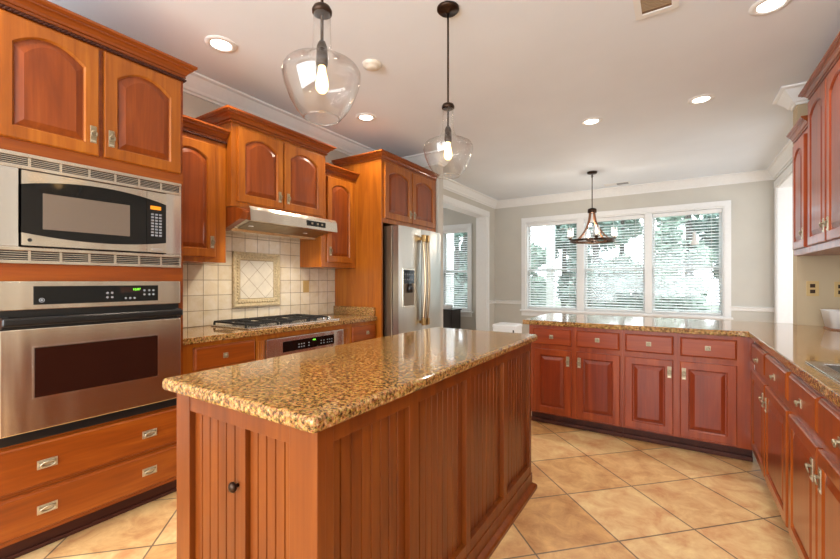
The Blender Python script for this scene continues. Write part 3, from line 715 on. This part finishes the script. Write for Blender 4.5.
# ------------------------------------------------------------------ cooktop
t = thing('gas_cooktop', 'stainless gas cooktop with black grates and a row of knobs on the left counter', 'cooktop', (-2.77, 2.14, .9145))
MB().box(-3.0, -2.53, 1.70, 2.60, .9145, .926, .004).build('steel_tray', M['steelz'], t)
for i, yc in enumerate((1.845, 2.145, 2.405)):
    g = MB(); y0_, y1_ = yc-.135 if i < 2 else yc-.115, yc+.135 if i < 2 else yc+.09
    for x in (-2.965, -2.57): g.box(x-.006, x+.006, y0_, y1_, .944, .956)
    for y in (y0_, y1_): g.box(-2.965, -2.57, y-.006, y+.006, .944, .956)
    g.box(-2.965, -2.57, yc-.005, yc+.005, .945, .957)
    for xb in (-2.865, -2.67): g.box(xb-.005, xb+.005, y0_, y1_, .945, .957)
    for x in (-2.965, -2.57):
        for y in (y0_, y1_): g.box(x-.006, x+.006, y-.006, y+.006, .926, .944)
    g.build('grate', M['iron'], t)
    for xb in (-2.865, -2.67):
        MB().lathe([(.045, 0), (.045, .008), (.03, .010), (.03, .016), (0, .017)], (xb, yc, .926), 18).build('burner', M['iron'], t)
for k in range(6):
    MB().lathe([(.016, 0), (.016, .012), (.013, .02), (.0, .021)], (-2.935+k*.066, 2.548, .926), 14).build('knob', M['steelz'], t)

# ------------------------------------------------------------------ range hood
t = thing('range_hood', 'slim stainless under-cabinet range hood with cherry end panel', 'range hood', (-2.8, 2.14, 1.63))
def prismY(mb, prof, ya, yb): return mb.loops([[(x, ya, z) for x, z in prof], [(x, yb, z) for x, z in prof]], True, True)
hy0, hy1 = 1.735, 2.594
prismY(MB(), [(-3.045, 1.797), (-2.57, 1.797), (-2.555, 1.772), (-2.548, 1.692), (-2.562, 1.690), (-2.60, 1.700), (-2.79, 1.655), (-2.80, 1.635), (-3.045, 1.635)], hy0, hy1).build('canopy', M['steel'], t)
MB().loops([[(-2.62, y, 1.697-.003), (-2.78, y, 1.659-.003), (-2.782, y, 1.659-.006), (-2.622, y, 1.697-.006)] for y in (hy0+.04, hy1-.04)], True, True).build('filter', M['steeld'], t)
prismY(MB(), [(-3.045, 1.797), (-2.72, 1.797), (-2.64, 1.785), (-2.58, 1.765), (-2.565, 1.750), (-2.60, 1.700), (-2.79, 1.640), (-3.045, 1.625)], 1.685, 1.733).build('end_panel', M['wp'], t, label='curved cherry end panel')
FH = frameL(-2.548)
MB(FH).box(2.25, 2.45, 1.715, 1.758, -.005, .003, .001).build('switch_panel', M['blackg'], t)
kb = MB(FH)
for u in (2.30, 2.36, 2.41): kb.box(u-.010, u+.010, 1.728, 1.745, .003, .0045, .0005)
kb.build('switch', M['steeld'], t)
for y in (1.84, 2.36): MB().lathe([(.018, -.004), (.018, 0), (.0, 0)][::-1], (-2.70, y, 1.672), 12).build('lamp', M['frost'], t)

for y in (1.84, 2.36):
    l = bpy.data.lights.new('hood_lamp_beam', 'SPOT'); l.energy = 9; l.spot_size = 2.3; l.spot_blend = .8; l.shadow_soft_size = .02; l.color = (1, .86, .66)
    o = bpy.data.objects.new('hood_lamp_beam', l); o.location = (-2.70, y, 1.662); COL.objects.link(o)
# ------------------------------------------------------------------ island
I = thing('kitchen_island', 'cherry beadboard kitchen island base with a small dark knob on its near side', 'kitchen island', (-1.07, 1.55, 0))
IX0, IX1, IY0, IY1 = -1.425, -.746, .690, 2.400
B(IX0+.03, IX1-.03, IY0+.03, IY1-.03, .02, .891).build('carcass', M['isl'], I)
def bead(F_, u0, u1, v0, v1, w, pitch=.043):
    n = max(1, round((u1-u0)/pitch)); p = (u1-u0)/n; L = []
    pts = []
    for i in range(n):
        a = u0+i*p; pts += [(a, w-.007), (a+.003, w), (a+p-.003, w)]
    pts.append((u1, w-.007))
    mb = MB(F_)
    for a, b in zip(pts, pts[1:]): mb.f([mb.v((a[0], v0, a[1])), mb.v((b[0], v0, b[1])), mb.v((b[0], v1, b[1])), mb.v((a[0], v1, a[1]))])
    mb.box(u0, u1, v0, v1, w-.012, w-.0075)
    return mb
Fi = frameL(IX1-.03)   # island right side faces +X
fr = MB(Fi); tk = .03
st_ = [(IY0+.028, .748), (1.095, 1.145), (1.515, 1.557), (1.945, 1.987), (2.365, IY1)]
for a, b in st_: fr.box(a, b, .10, .891, 0, tk, .002)
for (a, b), (c, d) in zip(st_, st_[1:]): fr.box(b, c, .842, .891, 0, tk, .0015); fr.box(b, c, .10, .150, 0, tk, .0015)
fr.build('side_frame', M['isl'], I)
for (a, b), (c, d) in zip(st_, st_[1:]): bead(Fi, b+.0005, c-.0005, .150, .842, .009).build('beadboard_panel', M['isl'], I)
Fn = frameP(IY0+.03)
fr = MB(Fn); S = [(IX0, -1.342), (-1.072, -1.045), (-.850, IX1)]
fr.box(*S[0], .10, .891, 0, tk, .002); fr.box(*S[2], .10, .891, 0, tk, .002); fr.box(S[0][1], S[2][0], .832, .891, 0, tk-.002, .001); fr.box(S[0][1], S[2][0], .10, .150, 0, tk, .001); fr.box(-1.071, -1.046, .15, .832, 0, tk-.004, .001)
fr.build('end_frame', M['isl'], I)
bead(Fn, -1.3415, -1.0725, .150, .832, .012).build('door', M['isl'], I)
bead(Fn, -1.0445, -.8505, .150, .832, .012).build('beadboard_panel', M['isl'], I)
MB(Fn).lathe([(.006, 0), (.006, .010), (.015, .014), (.016, .020), (.011, .026), (0, .028)], (-1.102, .649, .012), 16).build('knob', M['bronze'], I, label='small dark bronze knob')
fr = MB(frameR(IX0+.03)); fr.box(-IY1, -IY0-.029, .10, .891, 0, tk, .002); fr.build('side_panel', M['isl'], I)
fr = MB(frameB(IY1-.03)); fr.box(-IX1+.03, -IX0, .10, .891, 0, tk-.002, .002); fr.build('end_panel', M['isl'], I)
MB().sweep([(IX0, IY0), (IX1, IY0), (IX1, IY1), (IX0, IY1)], [(-.02, 0), (.028, 0), (.028, .018), (.022, .028), (.010, .036), (.004, .040), (.004, .098), (-.02, .10)][::-1], closed=True).build('base_molding', M['isl'], I)
B(-1.455, -.720, .655, 2.450, .8915, .932).build('island_countertop', M['gran'], label='large polished golden granite slab topping the island', cat='countertop', bevel=.012)

# ------------------------------------------------------------------ peninsula cabinets
FP = frameP(3.535)
def pen_unit(label, x0, x1, drs, dos, hx):
    t = thing('base_cabinet', label, 'cabinet', ((x0+x1)/2, 3.85, 0), 'peninsula cabinets')
    B(x0, x1, 3.555, 4.13, .1, .872).build('carcass', M['rf'], t)
    B(x0, x1, 3.61, 4.13, 0, .1).build('toe_kick', M['dark'], t)
    B(x0, x1, 3.585, 3.609, 0, .035, .006).build('toe_molding', M['dark'], t)
    MB(FP).box(x0, x1, .1, .872, -.02, 0).build('face_frame', M['rf'], t)
    for (a, b) in drs: cab_drawer(FP, t, a, b, .707, .846, 0, [((a+b)/2, .777, 'k')], 'rfx')
    for (a, b), h in zip(dos, hx): cab_door(FP, t, a, b, .114, .668, 0, 0, (h, .578), 'rf', 'rp', stile=.052)
    return t
pen_unit('cherry base cabinet at the open left end of the peninsula', -1.118, -.372, [(-1.083, -.757), (-.716, -.390)], [(-1.070, -.757), (-.716, -.386)], [-.783, -.692])
pen_unit('cherry base cabinet of the peninsula beside the inner corner', -.371, .438, [(-.350, -.028), (.014, .344)], [(-.354, -.030), (.012, .344)], [-.054, .036])
# ------------------------------------------------------------------ right run
FRr = frameR(.44)
def right_unit(label, y0, y1, drs, dos, hy, mats=('qf', 'qp')):
    t = thing('base_cabinet', label, 'cabinet', (.77, (y0+y1)/2, 0))
    t['group'] = 'right wall base cabinets'
    sink = 'sink' in label
    if sink:
        mb = B(.46, .475, y0, y1, .1, .872); mb.box(.475, 1.095, y0, y0+.018, .1, .872); mb.box(.475, 1.095, y1-.018, y1, .1, .872); mb.box(.475, 1.095, y0+.018, y1-.018, .1, .118); mb.build('carcass', M['qf'], t)
    else: B(.46, 1.095, y0, y1, .1, .872).build('carcass', M['qf'], t)
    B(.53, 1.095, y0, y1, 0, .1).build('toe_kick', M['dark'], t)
    MB(FRr).box(-y1, -y0, .1, .872, -.02, 0).build('face_frame', M['qf'], t)
    for a, b in drs: cab_drawer(FRr, t, -b, -a, .700, .838, 0, [(-(a+b)/2, .757, 'k')], 'qf')
    for (a, b), h in zip(dos, hy): cab_door(FRr, t, -b, -a, .114, .655, 0, 0, (-h, .555), 'qf', 'qp', stile=.05)
    return t
right_unit('two-door cherry base cabinet on the right run next to the corner', 2.455, 3.534, [(3.040, 3.518), (2.480, 3.016)], [(3.040, 3.518), (2.480, 3.016)], [3.085, 2.975])
right_unit('two-door cherry base cabinet under the sink at lower right', 1.45, 2.452, [(1.998, 2.432), (1.49, 1.980)], [(1.998, 2.432), (1.49, 1.980)], [2.045, 1.940])
# L-shaped countertop with a sink cut-out
def slab(xs, ys, keep, z0, z1):
    mb = MB(); bm = mb.bm; V = {}
    def g(i, j, z):
        k = (i, j, z)
        if k not in V: V[k] = bm.verts.new((xs[i], ys[j], z))
        return V[k]
    nx, ny = len(xs)-1, len(ys)-1
    K = lambda i, j: 0 <= i < nx and 0 <= j < ny and keep(i, j)
    for i in range(nx):
        for j in range(ny):
            if not K(i, j): continue
            bm.faces.new([g(i,j,z1), g(i+1,j,z1), g(i+1,j+1,z1), g(i,j+1,z1)]); bm.faces.new([g(i,j,z0), g(i,j+1,z0), g(i+1,j+1,z0), g(i+1,j,z0)])
            for (di, dj, a, b) in ((-1,0,(i,j),(i,j+1)), (1,0,(i+1,j),(i+1,j+1)), (0,-1,(i,j),(i+1,j)), (0,1,(i,j+1),(i+1,j+1))):
                if not K(i+di, j+dj): bm.faces.new([g(*a,z0), g(*b,z0), g(*b,z1), g(*a,z1)])
    return mb
xs = [-1.168, .404, .475, .785, .955, 1.097]; ys = [1.44, 1.50, 2.285, 3.500, 4.265, 4.39]
def keep(i, j):
    if i == 0: return j >= 3
    if j == 1 and i in (2, 3): return False
    if j == 4: return i <= 2
    return True
slab(xs, ys, keep, .874, .914).build('countertop', M['gran'], label='L-shaped polished granite countertop of the peninsula and right run', cat='countertop', bevel=.006)
t = thing('kitchen_sink', 'stainless drop-in sink in the right-hand granite counter', 'sink', (.715, 1.89, .70))
rm = slab([.452, .50, .93, .972], [1.482, 1.525, 2.262, 2.308], lambda i, j: not (i == 1 and j == 1), .9145, .9195).build('rim', M['sink'], t, bevel=.002)
def hollow(mb, a, b, c, d, zt, zb, t_=.004):
    L = lambda i, z: [(a+i, c+i, z), (b-i, c+i, z), (b-i, d-i, z), (a+i, d-i, z)]
    return mb.loops([L(0, zt), L(.015, zb), L(.06, zb-.01), L(.06, zb-.014), L(.011, zb-.006), L(-.004, zt)][:3], False, True)
hollow(MB(), .50, .93, 1.525, 2.262, .9145, .72).build('bowl', M['sinkd'], t)
# ------------------------------------------------------------------ right uppers
upper('short single-door cherry wall cabinet at the end of the right wall', .77, 3.806, 4.258, 1.455, 2.345, (2.345, 2.415), .045,
      [(3.865, 4.20, 1.50, 2.305, (3.90, 1.60))], mat=('rf', 'rp'), ends=(0, 0), wall=1.098)
upper('taller two-door cherry wall cabinet at the upper right edge of the view', .77, 2.93, 3.802, 1.455, 2.52, (2.52, 2.578), .052,
      [(3.375, 3.765, 1.50, 2.49, (3.405, 1.60)), (2.965, 3.35, 1.50, 2.49, (3.32, 1.60))], mat=('rf', 'rp'), ends=(0, 1), wall=1.098)
FW = frameP(4.27)
o1 = outlet('left brass-coloured cover plate under the right wall cabinets', FW, .879, 1.20, duplex=False, group='plates under right cabinets')
o2 = outlet('right brass-coloured cover plate under the right wall cabinets, cut by the frame edge', FW, 1.035, 1.195, duplex=False, group='plates under right cabinets')
# white tapered container
t = thing('tapered_container', 'white tapered container on the granite counter at the right edge', 'container', (.99, 4.03, .9145))
def rrect(cx_, cy_, hx_, hy_, r, z, n=5):
    L = []
    for (sx, sy, a0) in ((1, 1, 0), (-1, 1, PI/2), (-1, -1, PI), (1, -1, 3*PI/2)):
        for k in range(n+1):
            a = a0+PI/2*k/n; L.append((cx_+sx*(hx_-r)+r*math.cos(a), cy_+sy*(hy_-r)+r*math.sin(a), z))
    return L
MB().loops([rrect(.985, 4.02, .075, .10, .03, .924), rrect(.985, 4.02, .095, .125, .035, 1.045), rrect(.985, 4.02, .098, .128, .035, 1.048), rrect(.985, 4.02, .092, .122, .033, 1.048), rrect(.985, 4.02, .073, .098, .03, .934)], True, True, smooth=True).build('tub', M['white'], t)
MB().loops([rrect(.985, 4.02, .082, .107, .03, .9145), rrect(.985, 4.02, .082, .107, .03, .9238)], True, True).build('wooden_base', M['chwood'], t)

# ------------------------------------------------------------------ pendants over the island
def pendant(x, y, label):
    t = thing('pendant_light', label, 'pendant light', (x, y, CEIL), 'island pendants')
    MB().lathe([(0, 0), (.062, 0), (.062, -.010), (.054, -.018), (.014, -.021), (.010, -.03), (0, -.03)], (x, y, CEIL-.001), 24).build('canopy', M['bronze'], t)
    MB().tube([(x, y, 2.75), (x, y, 2.08)], .0055, 10).build('stem', M['bronze'], t)
    MB().lathe([(0, 2.252), (.012, 2.250), (.030, 2.242), (.036, 2.230), (.035, 2.220), (.026, 2.214), (0, 2.214)], (x, y, 0), 20).build('collar', M['bronze'], t)
    MB().lathe([(0, 2.12), (.012, 2.118), (.019, 2.10), (.021, 2.04), (.019, 2.032), (0, 2.032)], (x, y, 0), 16).build('socket', M['bronze'], t)
    g = MB().lathe([(.030, 2.222), (.031, 2.17), (.033, 2.11), (.037, 2.085), (.050, 2.062), (.078, 2.045), (.108, 2.034), (.128, 2.023), (.138, 2.006), (.138, 1.99), (.130, 1.955), (.112, 1.91), (.090, 1.872), (.070, 1.848), (.062, 1.842)], (x, y, 0), 40)
    sh = g.build('glass_shade', M['pglass'], t)
    MB().tube([(x+.062*math.cos(a), y+.062*math.sin(a), 1.842) for a in (2*PI*k/32 for k in range(32))], .0028, 6, closed=True).build('shade_rim', M['pglass'], sh)
    MB().lathe([(0, 2.031), (.012, 2.03), (.014, 2.012), (.020, 1.985), (.023, 1.965), (.021, 1.948), (.012, 1.936), (0, 1.933)], (x, y, 0), 16).build('bulb', M['bulb'], t)
    return t
pendant(-1.078, 1.020, 'clear glass pendant with glowing bulb over the near end of the island')
pendant(-1.078, 1.960, 'clear glass pendant with visible dark canopy over the far end of the island')
for i, y in enumerate((1.02, 1.96)):
    l = bpy.data.lights.new('pendant_bulb_light', 'POINT'); l.energy = 13; l.color = (1, .84, .64); l.shadow_soft_size = .02
    o = bpy.data.objects.new('pendant_bulb_light', l); o.location = (-1.078, y, 1.975); COL.objects.link(o)

# ------------------------------------------------------------------ downlights
def downlight(x, y, label, power, col, seen=True):
    t = thing('recessed_downlight', label, 'ceiling light', (x, y, CEIL), 'recessed downlights')
    MB().lathe([(.060, -.004), (.066, -.010), (.092, -.006), (.095, -.0005)], (x, y, CEIL), 32).build('trim_ring', M['white'], t)
    MB().lathe([(0, -.005), (.060, -.005), (.060, -.0005)], (x, y, CEIL), 32).build('lens', M['lamp'], t)
    l = bpy.data.lights.new('downlight_beam', 'SPOT'); l.energy = power*LAMP_K; l.spot_size = math.radians(150); l.spot_blend = .9; l.shadow_soft_size = .06; l.color = col
    o = bpy.data.objects.new('downlight_beam', l); o.location = (x, y, CEIL-.03); COL.objects.link(o)
WARM = (1, .86, .68); NEU = (1, .96, .92)
downlight(-2.466, 1.466, 'glowing recessed downlight above the left wall cabinets, left of the near pendant', 70, WARM)
downlight(-2.431, 2.845, 'glowing recessed downlight between the two pendants near the refrigerator', 70, WARM)
downlight(-.690, 4.080, 'glowing recessed downlight above the left half of the peninsula', 60, NEU)
downlight(.162, 4.082, 'glowing recessed downlight above the right half of the peninsula', 60, NEU)
downlight(.429, 2.893, 'large glowing recessed downlight at the top right of the view', 60, NEU)
downlight(.35, .9, 'added recessed downlight above the right run, out of view', 60, WARM)  # this and the next two are unseen lamps added for interior fill
downlight(-1.30, -.6, 'added recessed downlight in the kitchen ceiling behind the viewer', 90, WARM)
downlight(-2.3, .1, 'added recessed downlight before the oven cabinet, out of view', 80, WARM)
# smoke detector, vents
MB().lathe([(0, -.036), (.03, -.036), (.04, -.030), (.042, -.024), (.056, -.022), (.064, -.012), (.066, 0)], (-1.803, 2.174, CEIL-.0005), 32).build('smoke_detector', plain('detector_plastic', (224, 214, 198), .4), label='round off-white smoke detector on the ceiling beside the near pendant', cat='smoke detector')
t = thing('return_air_vent', 'white framed ceiling vent with brown interior at the top edge', 'vent', (-.10, 2.42, CEIL))
vx0, vx1, vy0, vy1 = -.205, .005, 2.17, 2.63
mb = B(vx0, vx1, vy0, vy0+.034, CEIL-.012, CEIL-.0005); mb.box(vx0, vx1, vy1-.034, vy1, CEIL-.012, CEIL-.0005); mb.box(vx0, vx0+.034, vy0+.034, vy1-.034, CEIL-.012, CEIL-.0005); mb.box(vx1-.034, vx1, vy0+.034, vy1-.034, CEIL-.012, CEIL-.0005); mb.build('frame', M['white'], t)
B(vx0+.034, vx1-.034, vy0+.034, vy1-.034, CEIL-.006, CEIL-.0005).build('filter', M['vent'], t)
mb = MB()
for k in range(1, 26): mb.box(vx0+.034, vx1-.034, vy0+.034+k*.0146, vy0+.026+k*.0146, CEIL-.010, CEIL-.006)
mb.build('louver', plain('louver_tan', (170, 146, 116), .5), t)
t = thing('ceiling_register', 'small white ceiling register above the breakfast window', 'vent', (-.80, 6.90, CEIL))
B(-.98, -.62, 6.83, 6.97, CEIL-.008, CEIL-.0005, .002).build('frame', M['white'], t)
mb = MB()
for k in range(9): mb.box(-.80, -.64, 6.845+k*.013, 6.851+k*.013, CEIL-.0105, CEIL-.0082)
mb.build('louver', plain('louver_grey', (150, 150, 150), .5), t)

# ------------------------------------------------------------------ chandelier
cx_, cy_ = -1.005, 5.98
t = thing('chandelier', 'wood and iron ring chandelier with candle lights before the triple window', 'chandelier', (cx_, cy_, CEIL))
MB().lathe([(0, 0), (.065, 0), (.065, -.018), (.055, -.026), (.012, -.03), (0, -.03)], (cx_, cy_, CEIL-.0005), 24).build('canopy', M['bronze'], t)
mb = MB(); mb.tube([(cx_, cy_, 2.75), (cx_, cy_, 2.27)], .006, 8); mb.tube([(cx_+.012*math.cos(a), cy_, 2.72+.018*math.sin(a)) for a in (2*PI*k/10 for k in range(10))], .003, 5, closed=True); mb.build('stem', M['bronze'], t)
MB().lathe([(0, 2.275), (.03, 2.275), (.058, 2.262), (.06, 2.215), (.045, 2.205), (0, 2.205)], (cx_, cy_, 0), 20).build('hub', M['bronze'], t)
RR = .285
mb = MB()
L = []
for a in (2*PI*k/48 for k in range(49)):
    c_, s_ = math.cos(a), math.sin(a)
    L.append([(cx_+r*c_, cy_+r*s_, z) for r, z in ((RR-.005, 1.805), (RR+.005, 1.805), (RR+.005, 1.835), (RR-.005, 1.835))])
mb.loops(L, False, False)
for a in (0, PI/2): mb.tube([(cx_-RR*math.cos(a), cy_-RR*math.sin(a), 1.818), (cx_+RR*math.cos(a), cy_+RR*math.sin(a), 1.818)], .005, 6)
mb.lathe([(0, 1.795), (.02, 1.797), (.024, 1.82), (.012, 1.84), (0, 1.845)], (cx_, cy_, 0), 12)
mb.build('ring', M['bronze'], t)
for k in range(4):
    a = PI/4+k*PI/2+.25; c_, s_ = math.cos(a), math.sin(a); Ls = []
    for i in range(13):
        s = i/12; z = 2.245-.42*s; r = .035+.02*s+.225*(s**2.6)
        wd = .014
        Ls.append([(cx_+(r+dr)*c_-tt*s_, cy_+(r+dr)*s_+tt*c_, z) for dr, tt in ((-.007, -wd), (.007, -wd), (.007, wd), (-.007, wd))])
    MB().loops(Ls, True, True).build('arm', M['chwood'], t)
for k in range(4):
    a = k*PI/2+.35; px, py = cx_+RR*math.cos(a), cy_+RR*math.sin(a)
    q_ = MB().lathe([(0, 1.836), (.012, 1.836), (.028, 1.85), (.03, 1.856), (.012, 1.858), (.012, 1.88), (0, 1.88)], (px, py, 0), 14).build('candle_cup', M['bronze'], t)
    MB().lathe([(.030, 1.858), (.038, 1.865), (.040, 1.90), (.040, 2.005)], (px, py, 0), 20).build('glass_shade', thin_glass('seeded_glass', (.93, .94, .95), rough=.3, boost=7), t) if k == 0 else None
    if k == 0: SG = bpy.data.materials['seeded_glass']
    else: MB().lathe([(.030, 1.858), (.038, 1.865), (.040, 1.90), (.040, 2.005)], (px, py, 0), 20).build('glass_shade', SG, t)
    MB().lathe([(0, 1.88), (.010, 1.88), (.014, 1.92), (.011, 1.955), (0, 1.975)], (px, py, 0), 12).build('bulb', M['bulbw'], t)

l = bpy.data.lights.new('chandelier_bulb_light', 'POINT'); l.energy = 10; l.color = (1, .86, .7); l.shadow_soft_size = .05
o = bpy.data.objects.new('chandelier_bulb_light', l); o.location = (cx_, cy_, 1.95); COL.objects.link(o)
# ------------------------------------------------------------------ hanging ornament, bin, far-room furniture
t = thing('window_ornament', 'small white ornament hanging from a cord before the right window panes', 'ornament', (.205, 7.12, 1.79))
MB().lathe([(0, 1.99), (.022, 1.985), (.024, 1.90), (.03, 1.86), (.05, 1.83), (.055, 1.80), (0, 1.79)], (.205, 7.15, 0), 16).build('bell', M['white'], t)
MB().tube([(.205, 7.15, 1.985), (.205, 7.15, 2.33), (.205, 7.238, 2.36)], .002, 6).build('cord', M['white'], t)
t = thing('waste_bin', 'white boxy bin with a dark corner stripe beyond the far end of the island', 'bin', (-2.0, 5.35, 0))
MB().loops([rrect(-2.0, 5.35, .155, .14, .03, 0), rrect(-2.0, 5.35, .165, .15, .03, .62)], True, True).build('body', M['white'], t)
MB().loops([rrect(-2.0, 5.35, .17, .155, .03, .622), rrect(-2.0, 5.35, .17, .155, .03, .655), rrect(-2.0, 5.35, .15, .135, .03, .668)], True, True).build('lid', M['white'], t)
B(-1.868, -1.850, 5.190, 5.1975, .05, .60, .002).build('stripe', M['black'], t)
t = thing('dark_cabinet', 'small espresso cabinet before the window seen through the doorway', 'cabinet', (-3.9, 6.85, 0))
B(-4.20, -3.58, 6.66, 7.02, .08, .70, .004).build('body', M['espresso'], t)
B(-4.22, -3.56, 6.64, 7.04, .701, .725, .004).build('top', M['espresso'], t)
for x, y in ((-4.18, 6.68), (-3.60, 6.68), (-4.18, 7.0), (-3.60, 7.0)): B(x-.02, x+.02, y-.02, y+.02, 0, .08).build('foot', M['espresso'], t)
for x0, x1 in ((-4.18, -3.90), (-3.88, -3.60)): B(x0, x1, 6.648, 6.6595, .10, .68, .003).build('door', M['espresso'], t)
B(-4.10, -3.72, 6.72, 6.96, .7255, .80, .012).build('storage_box', M['white'], label='low white box on top of the espresso cabinet', cat='box')

# ------------------------------------------------------------------ outside
st('ground_outside', B(-14, 12, 7.42, 34, -.45, -.35), M['grass'])
def tree(x, y, h, r, mat, label, n=5200, z0=0.0, seed=1):
    rnd = random.Random(seed)
    t = thing('garden_tree', label, 'tree', (x, y, -.35), 'trees outside the windows')
    tr = MB(); tr.tube([(x, y, -.35), (x+.05, y, h*.4), (x-.05, y+.05, h*.75)], [.12, .09, .05], 8); tr.build('trunk', M['bark'], t)
    mb = MB(); cl = [(x+rnd.uniform(-r, r)*.8, y+rnd.uniform(-.6, .6)*r, z0+rnd.uniform(.05, 1)*h, rnd.uniform(.3, .65)*r) for _ in range(22)]
    for i in range(n):
        c = cl[rnd.randrange(len(cl))]; d = Vector((rnd.gauss(0, 1), rnd.gauss(0, 1), rnd.gauss(0, 1))).normalized()*c[3]*rnd.random()**.4
        p = Vector(c[:3])+d; s = rnd.uniform(.07, .15)
        a = Vector((rnd.gauss(0, 1), rnd.gauss(0, 1), rnd.gauss(0, 1))).normalized(); b = a.orthogonal().normalized()
        mb.f([mb.v(p-a*s), mb.v(p+b*s*.45), mb.v(p+a*s), mb.v(p-b*s*.45)])
    mb.build('foliage', M[mat], t)
front = ['leafy tree at far left outside, seen through the doorway window', 'green tree outside beyond the doorway window, nearer row', 'pale green tree outside behind the leftmost breakfast blind',
         'green tree outside behind the chandelier', 'dense green tree outside behind the right breakfast blind', 'green tree outside at the right side of the breakfast window']
for i, lb in enumerate(front): tree(-8.6+2.2*i, 12.2, 5.4, .74, 'leaf' if i % 2 else 'leaf2', lb, n=4200, seed=i+3)
back = ['farther tree outside at far left beyond the doorway window', 'farther tree outside beyond the right part of the doorway window', 'farther tree seen in the gap left of the chandelier',
        'farther tree seen through the middle breakfast blind', 'farther tree seen through the right breakfast blind', 'farther tree at the right edge of the breakfast window']
for i, lb in enumerate(back): tree(-7.6+2.25*i, 15.2, 7.0, .76, 'leaf2' if i % 2 else 'leaf', lb, n=4800, seed=i+23)
rear = ['most distant tree outside at far left, beyond the doorway window', 'most distant tree outside behind the doorway window mullion', 'most distant tree filling the gap at the left of the doorway casing',
        'most distant tree seen through the leftmost breakfast blind', 'most distant tree directly behind the chandelier ring', 'most distant tree seen through the middle breakfast blind', 'most distant tree seen at the left of the right breakfast blind', 'most distant tree outside at the right end']
for i, lb in enumerate(rear): tree(-10.8+2.22*i, 17.8, 8.6, .76, 'leaf' if i % 2 else 'leaf2', lb, n=6200, seed=i+63)
shr = ['low shrub outside at the far left', 'low shrub outside beyond the doorway window', 'low shrub outside under the left breakfast blind', 'low shrub outside under the middle breakfast blind', 'low shrub outside under the right breakfast blind', 'low shrub outside right of the breakfast window']
for i, lb in enumerate(shr): tree(-6.9+1.75*i, 10.3, 1.7, .585, 'leaf' if i % 2 else 'leaf2', lb, n=2600, z0=-.35, seed=40+i)
for x, lb in ((-2.28, 'white porch post outside the leftmost breakfast window'), (-4.72, 'white porch post outside the doorway window')):
    mb = B(x-.075, x+.075, 8.6, 8.75, -.35, 3.0); o = mb.build('porch_post', M['white'], label=lb, cat='post')
